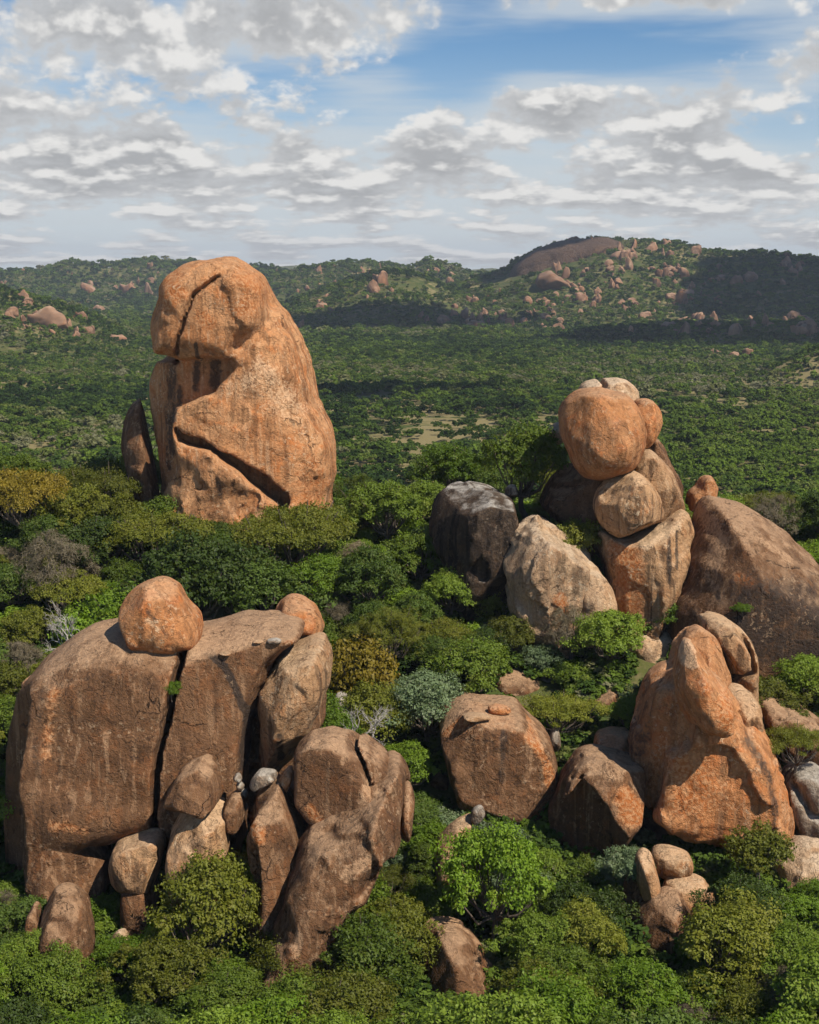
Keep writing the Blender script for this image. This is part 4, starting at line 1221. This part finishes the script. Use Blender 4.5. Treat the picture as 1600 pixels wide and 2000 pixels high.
def plant_px(u, v, wpx, form, leaf, label, group=None, sz=1.0, var=None, D=None, name=None, zg=None):
    """stand a tree so that the middle of its crown is seen at (u, v), its crown wpx photograph pixels wide"""
    W, H = FORMS[form][1], FORMS[form][2]
    s = 1.0
    for _ in range(3):
        g = ground_hit(u, v, .58 * H * s * sz) if D is None else None
        if D is not None:
            x, y, z = at(u, v, D); z -= .58 * H * s * sz
            if zg is None:
                z = min(z, 1e9)
        elif g is None:
            return None
        else:
            x, y, z = g
        s = 1.22 * wpx * math.hypot(x, y) / F / W
    return plant(form, leaf, x, y, z - .1, s, sz, rp.uniform(0, 6.28), label, group, int(rp.integers(3)) if var is None else var, name)


TESTU = np.array([0, -.42, .42, 0, -.3, .3, 0]); TESTV = np.array([0, 0, 0, -.45, -.35, -.35, .3])


def hidden_by_rock(u, v, wpx, hpx, y):
    """would a crown here stand in front of a rock face?"""
    for P, D in ROCKS:
        if y > D + 1:
            continue
        lo = P.min(0); hi = P.max(0)
        if u + .5 * wpx < lo[0] or u - .5 * wpx > hi[0] or v + .5 * hpx < lo[1] or v - .5 * hpx > hi[1]:
            continue
        if (poly_sd(P, u + TESTU * wpx, v + TESTV * hpx) > -2).any():
            return True
    return False


def in_rock(x, y, z, r):
    for P, D in ROCKS:
        if abs(y - D) < 5.5:
            u, v = project(x, y, z + 1)
            if poly_sd(P, np.array([[u]]), np.array([[v]]))[0, 0] > -r:
                return True
    return False


LANDMARKS = [('the orange tower rock', 420, 900, 172), ('the pointed rock fin', 270, 880, 171), ('the black-stained block', 930, 1040, 153), ('the stacked round ball', 1180, 850, 151),
             ('the cracked pale boulder', 1060, 1100, 146), ('the base pillar rock', 1270, 1130, 148), ('the smooth granite dome', 1480, 1120, 148), ('the massive brown block', 150, 1400, 112),
             ('the perched round boulder', 305, 1215, 113), ('the angular perched boulder', 580, 1215, 119), ('the tall tan slab', 560, 1380, 113), ('the drum-shaped boulder', 665, 1530, 105),
             ('the whaleback rock', 680, 1750, 101), ('the tapering pillar rock', 540, 1650, 104), ('the brown capped pillar rock', 120, 1830, 99), ('the eight-sided boulder', 970, 1490, 123),
             ('the wedge-shaped boulder', 1180, 1590, 116), ('the beaked rock', 1400, 1500, 118), ('the striped boulder', 1350, 1740, 107), ('the flaked foreground boulder', 900, 1920, 99),
             ('the tall back boulder', 1430, 1280, 126), ('the bare brown slab', 1010, 1350, 138), ('the cracked dark boulder', 1590, 1580, 117), ('the wooded saddle', 760, 1050, 165)]
LMK = [(nm, at(u, v, d)[0], d) for nm, u, v, d in LANDMARKS]


def near_what(x, y):
    nm, lx, ly = min(LMK, key=lambda e: (e[1] - x) ** 2 + (e[2] - y) ** 2)
    if nm == 'the wooded saddle':
        return 'in the wooded saddle beside the tower rock'
    dy = y - ly
    if dy > max(7, abs(x - lx)):
        return 'on the slope uphill of ' + nm
    if dy < -max(7, abs(x - lx)):
        return 'on the slope downhill of ' + nm
    return 'growing beside ' + nm


def build_trees():
    P = plant_px
    # the ones that can be picked out
    P(45, 985, 185, 'flat', 'rust', 'rusty olive flat-topped acacia on the crest left of the rock fin', sz=1.3)
    P(180, 970, 160, 'flat', 'olive', 'olive flat-topped acacia touching the foot of the rock fin', sz=1.2)
    P(575, 1062, 225, 'flat', 'olive', 'wide yellow-green flat-topped acacia in front of the tower rock', sz=1.15)
    P(350, 1003, 130, 'broad', 'mid', 'light green tree at the left foot of the tower rock')
    P(300, 1060, 210, 'flat', 'olive', 'olive acacia on the slope below the rock fin')
    P(460, 1000, 120, 'twig', 'twig', 'grey leafless shrub at the foot of the tower rock')
    P(424, 1022, 85, 'bush', 'lime', 'lime green bush before the tower rock beside the wide acacia', sz=1.3)
    P(395, 955, 50, 'bush', 'green', 'small green bush against the pale lower face of the tower rock', sz=1.3)
    P(110, 1095, 170, 'twig', 'twig', 'grey-brown leafless tree on the left slope among green trees', sz=1.2)
    P(195, 1060, 160, 'broad', 'dark', 'dark green tree beside the grey-brown leafless tree')
    P(385, 1130, 240, 'broad', 'dark', 'big dark green tree behind the perched round boulder', sz=1.05)
    P(500, 1150, 200, 'broad', 'dark', 'dark green tree between the two perched boulders')
    P(130, 1165, 150, 'flat', 'olive', 'yellow-green acacia left of the perched round boulder', sz=1.2)
    P(165, 1215, 130, 'bush', 'green', 'bright green bush left of the perched round boulder', sz=1.3)
    P(742, 1112, 72, 'tall', 'lime', 'narrow vivid lime green tree in the wooded saddle', sz=1.15)
    P(700, 1085, 90, 'twig', 'twig', 'brown leafless shrub beside the vivid lime tree')
    P(760, 1230, 150, 'twig', 'olive', 'pale feathery olive shrub in the saddle woods', sz=1.1)
    P(690, 1290, 160, 'bush', 'rust', 'dark rusty bush right of the tall tan slab', sz=1.5)
    P(1030, 895, 170, 'broad', 'mid', 'spreading green tree with bare stems beside the round ball boulder', D=160, sz=1.25)
    P(1118, 1035, 105, 'bush', 'olive', 'yellow-green bush growing on the cracked pale boulder', D=149, sz=1.25)
    P(925, 1135, 110, 'broad', 'olive', 'olive tree below the black-stained block')
    P(880, 1150, 120, 'broad', 'mid', 'green tree hiding the foot of the black-stained block')
    P(965, 1160, 100, 'bush', 'olive', 'olive bush between the black-stained block and the cracked boulder', sz=1.4)
    P(820, 1080, 130, 'broad', 'mid', 'green tree left of the black-stained block')
    P(1060, 1170, 110, 'twig', 'twig', 'grey twiggy shrub before the cracked pale boulder')
    P(1300, 1195, 100, 'broad', 'green', 'bright green tree at the foot of the base pillar')
    P(1190, 1235, 150, 'broad', 'mid', 'green tree below the base pillar')
    P(835, 1370, 190, 'broad', 'blue', 'silvery blue-green tree in the hollow beyond the drum boulder')
    P(790, 1490, 120, 'broad', 'lime', 'bright green tree between the drum boulder and the eight-sided boulder', sz=1.1)
    P(640, 1405, 70, 'tall', 'dark', 'small dark conical tree beside the tall tan slab')
    P(820, 1590, 110, 'broad', 'dark', 'dark tree right of the whaleback rock')
    P(965, 1700, 200, 'broad', 'green', 'large dense bright green tree below the eight-sided boulder', var=0, sz=1.45)
    P(1130, 1775, 175, 'broad', 'dark', 'dusky grey-green tree leaning on the large bright green tree', var=1, sz=.95)
    P(410, 1755, 225, 'broad', 'olive', 'large olive-leaved tree in front of the split blocks', var=0, sz=1.25)
    P(325, 1880, 180, 'broad', 'olive', 'yellow-green tree below the large olive-leaved tree')
    P(200, 1765, 95, 'bush', 'green', 'bright green bush right of the brown pillar rock', sz=1.3)
    P(322, 1685, 85, 'bush', 'blue', 'blue-green bush left of the large olive-leaved tree', sz=1.3)
    P(55, 1870, 140, 'broad', 'mid', 'green layered tree left of the brown pillar rock')
    P(715, 1855, 220, 'broad', 'mid', 'broad green tree in front of the whaleback rock')
    P(765, 1720, 100, 'twig', 'olive', 'thin feathery shrub on the whaleback rock flank')
    P(825, 1690, 80, 'tall', 'mid', 'slender green tree between whaleback rock and large bright tree')
    P(1485, 1640, 125, 'bush', 'olive', 'olive bush at the lower edge of the beaked rock body', D=108, sz=1.2)
    P(1430, 1830, 230, 'broad', 'olive', 'wide yellow-green tree below the striped boulder')
    P(1560, 1790, 140, 'broad', 'green', 'bright green tree below the streaked boulder')
    P(1228, 1672, 90, 'bush', 'blue', 'blue-green bush in the dark hollow under the wedge-shaped boulder', sz=1.2, D=108)
    P(1555, 1460, 110, 'flat', 'olive', 'thin flat-topped olive bush with bare stems right of the beaked rock', D=117, sz=1.4)
    P(1575, 1330, 150, 'broad', 'mid', 'rounded green tree right of the tall back boulder')
    P(335, 1335, 38, 'bush', 'green', 'little green bush rooted in the crack of the massive block', D=ROOT['crack'], sz=1.3)
    P(1450, 1182, 36, 'bush', 'green', 'little green bush clinging to the overhung face of the granite dome', D=ROOT['cliff'], sz=.8)
    P(1235, 1390, 100, 'broad', 'mid', 'green tree left of the beaked rocks beside the bare slab')
    P(1090, 1400, 150, 'flat', 'olive', 'olive flat-topped tree behind the square boulder')
    P(920, 1300, 170, 'broad', 'mid', 'round green tree behind the eight-sided boulder')
    P(700, 960, 90, 'twig', 'mid', 'thin see-through tree on the saddle right of the tower rock', sz=1.3)
    P(590, 1960, 190, 'broad', 'mid', 'green tree below the whaleback rock foot')
    P(1060, 1945, 200, 'broad', 'olive', 'olive tree right of the flaked foreground boulder')
    # the woods filling the slope
    kinds = [('broad', 'mid', 'mid green broadleaf tree', 'green trees on the boulder slope'),
             ('broad', 'dark', 'dark green broadleaf tree', 'dark trees on the boulder slope'),
             ('broad', 'green', 'fresh green broadleaf tree', 'fresh green trees on the boulder slope'),
             ('broad', 'olive', 'olive broadleaf tree', 'olive trees on the boulder slope'),
             ('flat', 'olive', 'olive flat-topped acacia', 'acacias on the boulder slope'),
             ('bush', 'mid', 'mid green leafy bush', 'green bushes on the boulder slope'),
             ('bush', 'lime', 'lime green leafy bush', 'lime bushes on the boulder slope'),
             ('bush', 'blue', 'silvery blue-green bush', 'silvery bushes on the boulder slope'),
             ('twig', 'twig', 'grey-brown twiggy shrub', 'twiggy shrubs on the boulder slope')]
    wts = np.array([.21, .15, .15, .13, .06, .14, .06, .05, .07])
    rq = np.random.default_rng(99)
    n = 0
    for _ in range(6500):
        if n >= 350:
            break
        u = rq.uniform(-70, 1670); v = rq.uniform(915, 2090)
        if (u > 1260 and v < 1005) or (640 < u < 870 and v < 985):
            continue
        k = kinds[rq.choice(len(kinds), p=wts / wts.sum())]
        W, H = FORMS[k[0]][1:3]
        s = rq.uniform(.75, 1.3)
        g = ground_hit(u, v, .55 * H * s)
        if g is None or g[1] > 235:
            continue
        x, y, z = g
        wpx = W * s * F / y; hpx = H * s * F / y * .9
        if hidden_by_rock(u, v, wpx, hpx, y) or in_rock(x, y, z, 8):
            continue
        if any((x - a) ** 2 + (y - b) ** 2 < (.47 * (r + .5 * W * s)) ** 2 for a, b, r in TREES):
            continue
        plant(k[0], k[1], x, y, z - .1, s, rq.uniform(.9, 1.2), rq.uniform(0, 6.28), k[2] + ' ' + near_what(x, y), k[3], int(rq.integers(3)))
        n += 1
    print('slope trees', n)



build_trees()


# ------------------------------------------------------------------ bare dead trees
def dead_tree(u, v, wpx, label, name='dead_tree', D=None, seed=0):
    rg = np.random.default_rng(seed)
    g = ground_hit(u, v, 1.0) if D is None else at(u, v, D)
    x, y, z = g
    S = wpx * y / F
    trunk = []; tw = []

    def grow(p, d, L, r, lev):
        q = p + d * L
        P_ = bent(rg, p, q, 4, .10)
        (trunk if lev < 1 else tw).append(tube(P_, np.linspace(r, r * .55, 4), 5))
        if lev >= 4:
            return
        for _ in range(3 if lev < 3 else 2):
            nd = d + rg.normal(0, .55, 3) + np.array([0, 0, .12])
            nd /= np.linalg.norm(nd)
            grow(P_[-1] if rg.random() < .6 else P_[2], nd, L * rg.uniform(.55, .8), r * .58, lev + 1)
    for k in range(3):
        d = np.array([rg.normal(0, .6), rg.normal(0, .4), .9]); d /= np.linalg.norm(d)
        grow(np.array([0., 0, -.4]), d, S * .36, S * .022, 0)
    e = link(name, None, None, (x, y, z), label, 'tree')
    e.empty_display_size = .5
    V, Q = join(trunk); link('trunk', mesh_from('trunk', V, Q, True, [PALEBARK]), e)
    V, Q = join(tw); link('bare_limb', mesh_from('bare_limb', V, Q, True, [PALEBARK]), e)


dead_tree(978, 1225, 100, 'bare white dead tree standing in the saddle woods', seed=1)
dead_tree(805, 1255, 70, 'bare pale dead branches poking from the feathery shrub', seed=2)
dead_tree(705, 1440, 110, 'tangle of bare grey branches above the drum boulder', D=112, seed=3)
dead_tree(155, 1265, 110, 'fallen grey branches behind the shoulder of the massive block', D=122, seed=4)
dead_tree(690, 1110, 60, 'pale bare twigs below the wide acacia', seed=5)
dead_tree(730, 1045, 100, 'tall thin bare tree on the saddle beyond the wide acacia', seed=6)


# ------------------------------------------------------------------ woodland (far-off, uncountable) and undergrowth
WOODLEAF = plain_leaf_mat()


def instancer(name, V, scale, rot, idx, hue, sources, kind='stuff', label=None, cat=None):
    me = bpy.data.meshes.new(name)
    me.vertices.add(len(V)); me.vertices.foreach_set('co', np.asarray(V, np.float32).ravel())
    for nm, ty, val in (('sc', 'FLOAT', scale), ('rz', 'FLOAT', rot), ('hue', 'FLOAT', hue), ('idx', 'INT', idx)):
        a = me.attributes.new(nm, ty, 'POINT')
        a.data.foreach_set('value', np.asarray(val, np.int32 if ty == 'INT' else np.float32))
    o = link(name, me, kind=kind, label=label, cat=cat)
    col = bpy.data.collections.new(name + '_sources')
    for i, m in enumerate(sources):
        so_ = bpy.data.objects.new('%s_source_%02d' % (name, i), m)
        col.objects.link(so_)
    ng = bpy.data.node_groups.new(name, 'GeometryNodeTree')
    ng.interface.new_socket('Geometry', in_out='INPUT', socket_type='NodeSocketGeometry')
    ng.interface.new_socket('Geometry', in_out='OUTPUT', socket_type='NodeSocketGeometry')
    N = ng.nodes; L = ng.links
    gi = N.new('NodeGroupInput'); go = N.new('NodeGroupOutput')
    ci = N.new('GeometryNodeCollectionInfo'); ci.inputs['Collection'].default_value = col
    ci.inputs['Separate Children'].default_value = True; ci.inputs['Reset Children'].default_value = True
    ip = N.new('GeometryNodeInstanceOnPoints'); ip.inputs['Pick Instance'].default_value = True

    def attr(nm, ty):
        a = N.new('GeometryNodeInputNamedAttribute'); a.data_type = ty; a.inputs['Name'].default_value = nm
        return a.outputs['Attribute']
    cx = N.new('ShaderNodeCombineXYZ'); L.new(attr('rz', 'FLOAT'), cx.inputs[2])
    L.new(gi.outputs[0], ip.inputs['Points']); L.new(ci.outputs[0], ip.inputs['Instance'])
    L.new(attr('idx', 'INT'), ip.inputs['Instance Index'])
    L.new(cx.outputs[0], ip.inputs['Rotation']); L.new(attr('sc', 'FLOAT'), ip.inputs['Scale'])
    L.new(ip.outputs[0], go.inputs[0])
    md = o.modifiers.new('scatter', 'NODES'); md.node_group = ng
    return o


def wood_sources(rg, n, shape, W, H, z0, nl, nc, nf, LL, LW):
    out = []
    for i in range(n):
        C, N, tt, lobes = crown_cloud(rg, W, H - z0, z0, nl, nc, nf, shape)
        V, Q, tt = leaves(C, N, LL, LW, rg, tt, .5)
        out.append(leaf_mesh('woodland_crown', V, Q, tt, WOODLEAF))
    return out


def build_woods():
    rg = np.random.default_rng(33)
    # sources: near detail, far detail
    near = wood_sources(rg, 4, 'round', 6.5, 5.0, .3, 14, 14, 5, .36, .24) + wood_sources(rg, 2, 'bush', 6.0, 3.6, .0, 12, 14, 5, .36, .24) + wood_sources(rg, 2, 'flat', 7.5, 4.6, 1.6, 14, 12, 5, .36, .22)
    far = wood_sources(rg, 4, 'round', 6.5, 5.0, .2, 8, 8, 3, .62, .46) + wood_sources(rg, 2, 'bush', 6.5, 3.8, .0, 8, 8, 3, .62, .46)

    def scatter(r0, r1, s0, k, deg=28):
        P = []
        r = r0
        while r < r1:
            s = max(s0, k * r)
            a0 = math.radians(deg)
            n = int(2 * a0 * r / s)
            a = (np.arange(n) + .5) / n * 2 * a0 - a0 + rg.normal(0, .32, n) * s / r
            rr = r + rg.normal(0, .38, n) * s
            P.append(np.stack([rr * np.sin(a), rr * np.cos(a), np.full(n, s)], -1))
            r += s * .9
        return np.concatenate(P)

    def hue_of(x, y):
        big = fbm(x / 210, y / 210, 0 * x + 1, 3)
        small = rg.random(len(x))
        fresh = np.exp(-(((x / np.maximum(y, 1) - .26) / .12) ** 2 + ((y - 600) / 190) ** 2) ** 2) * .9
        mid = fbm(x / 45, y / 45, 0 * x + 2, 2)
        h_ = np.clip(.42 + .55 * big + .5 * mid + .75 * (small - .5), 0, 1)
        return h_ * (1 - fresh) + fresh * (.60 + .18 * small)

    def fill(name, P, sources, keep, s_size, label):
        x, y, s = P.T
        open_ = fbm(x / 60, y / 60, 0 * x + 4, 4) + .11 * np.exp(-((x - 25) / 55) ** 2 - ((y - 640) / 75) ** 2) + .14 * np.exp(-((x + 165) / 50) ** 2 - ((y - 660) / 70) ** 2)
        k = keep(x, y, open_)
        x, y, s = x[k], y[k], s[k]
        z = tz(x, y)
        sc = s * s_size * (.40 + .95 * rg.random(len(x)) ** 1.8 + .45 * (rg.random(len(x)) < .12))
        instancer(name, np.stack([x, y, z - .2], -1), sc, rg.uniform(0, 6.28, len(x)), rg.integers(0, len(sources), len(x)), hue_of(x, y), sources, label=label, cat='woodland')
        print(name, len(x))

    flank = scatter(70, 232, 4.4, 0, 40)
    flank = flank[np.abs(flank[:, 0] / flank[:, 1]) > .335]
    fill('savanna_woodland', np.concatenate([scatter(225, 900, 5.2, .0066), flank]), near, lambda x, y, o: ((o < .18) & (rg.random(len(x)) < .9)) | (rg.random(len(x)) < .25), 1 / 4.4, 'dense green savanna woodland covering the plain behind the rocks')
    fill('distant_woodland', scatter(900, 5200, 4.8, .0042), far, lambda x, y, o: ((o < .34) & (rg.random(len(x)) < .95) | (rg.random(len(x)) < .25)) & ~bare(x, y), 1 / 5.2, 'dark green woodland covering the far plain and hills')
    # undergrowth on the near slope
    n = 10500
    y = rg.uniform(72, 245, n); x = rg.uniform(-.42, .42, n) * y
    z = tz(x, y)
    ok = np.ones(n, bool)
    for i in range(n):
        u, v = project(x[i], y[i], z[i] + .6)
        if not (-150 < u < 1750) or hidden_by_rock(u, v, 14, 12, y[i]):
            ok[i] = False
    x, y, z = x[ok], y[ok], z[ok]
    us = wood_sources(rg, 3, 'bush', 2.6, 1.7, 0, 9, 14, 6, .15, .09)
    instancer('undergrowth', np.stack([x, y, z - .15], -1), rg.uniform(.7, 1.8, len(x)), rg.uniform(0, 6.28, len(x)), rg.integers(0, 3, len(x)),
              np.clip(rg.normal(.5, .22, len(x)), 0, 1), us, label='low green undergrowth between the trees on the boulder slope', cat='undergrowth')
    print('undergrowth', len(x))


# ------------------------------------------------------------------ rocks of the far hills
HILL = []


def bare(x, y):
    """keep the woods off the big bare hill rocks"""
    b = np.zeros(len(x), bool)
    for hx, hy, r in HILL:
        b |= (x - hx) ** 2 + (y - hy) ** 2 < (r * .8) ** 2
    return b


def boulder_meshes(mat, n, seed):
    rg = np.random.default_rng(seed)
    out = []
    for i in range(n):
        h = .085
        g = np.arange(-1.35, 1.36, h)
        X, Y, Z = np.meshgrid(g, g, g, indexing='ij')
        f = np.full(X.shape, 9.0)
        for k in range(int(rg.integers(1, 4))):
            c = rg.uniform(-.45, .45, 3) * np.array([1, 1, .8]); r = rg.uniform(.45, .75, 3)
            d = (np.sqrt(((X - c[0]) / r[0]) ** 2 + ((Y - c[1]) / r[1]) ** 2 + ((Z - c[2]) / r[2]) ** 2) - 1) * r.min()
            f = smin(f, d, .06)
        for k in range(12):
            n_ = rg.normal(0, 1, 3); n_ /= np.linalg.norm(n_)
            f = smax(f, n_[0] * X + n_[1] * Y + n_[2] * Z - rg.uniform(.42, .75), .04)
        f += .22 * fbm(X * 1.6 + i * 7, Y * 1.6, Z * 1.6, 3)
        V, Q = surface_nets(f, (-1.35,) * 3, h)
        V[:, 2] -= V[:, 2].min() + .35
        out.append(mesh_from('hill_boulder', V, Q, True, [RM[mat]]))
    return out


def build_hill_rocks():
    rg = np.random.default_rng(12)
    light = boulder_meshes('hill', 9, 3)
    dark = boulder_meshes('hilldark', 4, 4)

    def put(u, v, w, hgt, label, group, mesh=None, name='hill_boulder'):
        g = ground_hit(u, v + hgt * .35)
        if g is None:
            return
        x, y, z = g
        r = math.hypot(x, y)
        W = w * r / F; H = hgt * r / F
        me = mesh if mesh is not None else light[int(rg.integers(len(light)))]
        o = link(name, me, None, (x, y, z - .12 * H), label, 'boulder', group)
        o.scale = (W * .66, W * .66 * rg.uniform(.8, 1.2), H * .95)
        o.rotation_euler = (0, 0, rg.uniform(0, 6.28))
        HILL.append((x, y, W * .62))

    def one(u, v, w, h_, label, mesh=None):
        put(u, v, w, h_, label, None, mesh)

    def swarm(n, u0, u1, v0, v1, s0, s1, label, group, mesh=None):
        # boulders gather in clusters
        k = 0
        while k < n:
            cu, cv = rg.uniform(u0, u1), rg.uniform(v0, v1)
            for _ in range(int(rg.integers(1, 5))):
                s = rg.uniform(s0, s1) * rg.uniform(.6, 1.3)
                put(cu + rg.normal(0, s1 * .9), np.clip(cv + rg.normal(0, s1 * .4), v0, v1), s * rg.uniform(.8, 1.5), s * rg.uniform(.7, 1.25), label, group, mesh)
                k += 1

    one(105, 625, 75, 42, 'large pale pink boulder cluster on the left valley slope')
    one(137, 628, 22, 24, 'small pink boulder beside the large pale cluster')
    one(24, 610, 30, 22, 'pink boulder on the upper left valley slope')
    one(286, 562, 24, 44, 'tall orange rock stack on the far valley hill')
    one(250, 565, 34, 24, 'broad rock wall on the far valley hill')
    one(175, 565, 36, 22, 'broad brown boulder on the far valley hill')
    one(540, 530, 15, 26, 'slim rock pinnacle on the far skyline')
    one(748, 545, 34, 40, 'tall orange boulder on the middle hill')
    one(730, 560, 30, 22, 'boulder left of the tall orange boulder on the middle hill')
    one(588, 636, 20, 20, 'lone round boulder on the plain beyond the tower rock')
    one(1232, 646, 17, 26, 'lone egg-shaped orange boulder on the plain below the domed hill')
    one(1090, 644, 26, 22, 'lone dark squat boulder on the plain below the domed hill')
    one(1107, 535, 15, 22, 'squared orange block standing above the pale slab')
    one(1088, 525, 20, 34, 'tall ochre crag above the pale slab')
    one(1212, 528, 16, 22, 'bent orange boulder on the green slope of the domed hill')
    one(1222, 605, 22, 15, 'pale boulder at the green foot of the domed hill')
    one(1265, 619, 28, 17, 'heap of pale stones at the green foot of the domed hill')
    one(1432, 692, 30, 22, 'pair of pale boulders on the near right plain')
    one(1455, 692, 24, 22, 'pale boulder beside the pair on the near right plain')
    one(1405, 692, 22, 13, 'low pale boulder on the near right plain')
    one(1390, 690, 12, 14, 'little upright boulder on the near right plain')
    one(150, 655, 20, 14, 'pale stone on the lower left valley slope')
    one(225, 660, 34, 14, 'low pale rock outcrop on the valley floor')
    one(180, 645, 14, 20, 'upright pale rock on the lower left valley slope')
    put(1070, 552, 80, 34, 'big pale smooth granite slab on the domed hill', None)
    swarm(30, 1100, 1370, 474, 500, 14, 28, 'tan boulder of the rocky crest along the domed hill', 'crest boulders of the domed hill')
    swarm(84, 1040, 1400, 515, 615, 9, 20, 'orange-tan boulder strewn on the green slope of the domed hill', 'boulders on the slope of the domed hill')
    swarm(22, 1390, 1600, 500, 575, 10, 20, 'boulder on the cloud-shaded shoulder of the domed hill', 'boulders on the shaded shoulder')
    swarm(30, 1300, 1600, 622, 648, 14, 30, 'brown boulder of the shaded rock row on the near ridge', 'boulders of the near ridge row')
    swarm(34, 850, 1100, 612, 642, 10, 24, 'brown boulder of the low rocky knoll on the plain', 'boulders of the low knoll')
    swarm(40, 560, 990, 520, 612, 8, 17, 'small orange boulder scattered over the middle hills', 'boulders on the middle hills')
    swarm(24, 0, 330, 520, 570, 7, 15, 'small boulder on the far valley hills', 'boulders on the far valley hills')
    swarm(26, 0, 230, 580, 672, 8, 18, 'pinkish boulder strewn on the left valley slope', 'boulders on the left valley slope')
    # the bare dome of the right hill
    px = [(975, 600), (1000, 524), (1035, 494), (1070, 477), (1115, 467), (1180, 460), (1215, 468), (1225, 490), (1150, 525), (1080, 600)]
    for t in np.linspace(0, 1, 8):
        q = at(1000 + 190 * t, 500, 2200)
        HILL.append((q[0], 2200, 70)); HILL.append((q[0], 2120, 45 * (1 - t)))
    Dd = 2240
    h = 5.5
    A = to_m(px, Dd)
    lo = np.array([A[:, 0].min() - 15, Dd - 130, A[:, 1].min() - 15]); hi = np.array([A[:, 0].max() + 15, Dd + 140, A[:, 1].max() + 15])
    ax = [np.arange(lo[i], hi[i] + h, h) for i in range(3)]
    X, Y, Z = np.meshgrid(*ax, indexing='ij')
    f = slab_field(px, Dd, 90, 45, 2.2, .3, .0, X, Y, Z)
    f += 6 * fbm(X / 40, Y / 40, Z / 40, 3)
    V, Q = surface_nets(f, lo, h)
    org = np.array([V[:, 0].mean(), V[:, 1].mean(), V[:, 2].min()])
    link('bare_granite_hilltop', mesh_from('bare_granite_hilltop', V - org, Q, True, [RM['hilldark']]), None, org, 'dark bare granite dome forming the smooth top of the far hill', 'rock')
    print('hill boulders', len(HILL))


build_hill_rocks()
build_woods()


# ------------------------------------------------------------------ drifting clouds whose shadows lie on the plain and hills
def build_clouds():
    m, T, out = new_mat('cloud_white')
    d = T.new('ShaderNodeBsdfDiffuse'); d.inputs[0].default_value = (.85, .86, .88, 1)
    T.l.new(d.outputs[0], out.inputs[0])
    rg = np.random.default_rng(3)
    g = np.arange(-1.5, 1.51, .07)
    gz = np.arange(-.5, .9, .07)
    X, Y, Z = np.meshgrid(g, g, gz, indexing='ij')
    f = np.full(X.shape, 9.0)
    for k in range(26):
        a = rg.uniform(0, 6.28); r = math.sqrt(rg.random()) * .85
        c = (r * math.cos(a), r * math.sin(a), rg.uniform(-.05, .25) * (1.2 - r)); q = rg.uniform(.22, .42)
        f = smin(f, np.sqrt((X - c[0]) ** 2 + (Y - c[1]) ** 2 + (Z - c[2]) ** 2) - q, .08)
    f = smax(f, -Z - .16, .08)
    f += .20 * fbm(X * 3, Y * 3, Z * 3, 4)
    V, Q = surface_nets(f, (-1.5, -1.5, -.5), .07)
    me = mesh_from('cloud', V, Q, True, [m])
    hgt = 1150.0
    for (u, v, rx, ry, lab) in [
            (1610, 560, 180, 260, 'white cumulus cloud shading the right shoulder of the domed hill'),
            (760, 622, 180, 75, 'white cumulus cloud shading the plain beyond the tower rock'),
            (1400, 650, 170, 75, 'white cumulus cloud shading the row of rocks on the near ridge'),
            (770, 765, 60, 42, 'small white cloud shading the woodland right of the tower rock'),
            (1060, 492, 80, 130, 'white cumulus cloud shading the bare hilltop dome')]:
        gh = ground_hit(u, v)
        x, y, z = gh
        t = (hgt - z) / SUN[2]
        o = link('cloud', me, None, (x + SUN[0] * t, y + SUN[1] * t, hgt), lab, 'cloud')
        o.scale = (rx, ry, min(rx, ry) * .7)
        o.rotation_euler = (0, 0, rg.uniform(-.4, .4))


build_clouds()


# ------------------------------------------------------------------ the air
def build_haze():
    m, T, out = new_mat('haze_air')
    pv = T.new('ShaderNodeVolumePrincipled')
    pv.inputs['Color'].default_value = (.80, .88, 1.0, 1)
    pv.inputs['Density'].default_value = 0.00007
    pv.inputs['Anisotropy'].default_value = 0.2
    T.l.new(pv.outputs[0], out.inputs['Volume'])
    V = np.array([(x, y, z) for x in (-6600, 6600) for y in (-400, 8600) for z in (-8, 210)], float)
    Q = np.array([(0, 1, 3, 2), (4, 6, 7, 5), (0, 4, 5, 1), (2, 3, 7, 6), (0, 2, 6, 4), (1, 5, 7, 3)])
    o = link('haze', mesh_from('haze', V, Q, False, [m]), kind='stuff')
    return o


build_haze()
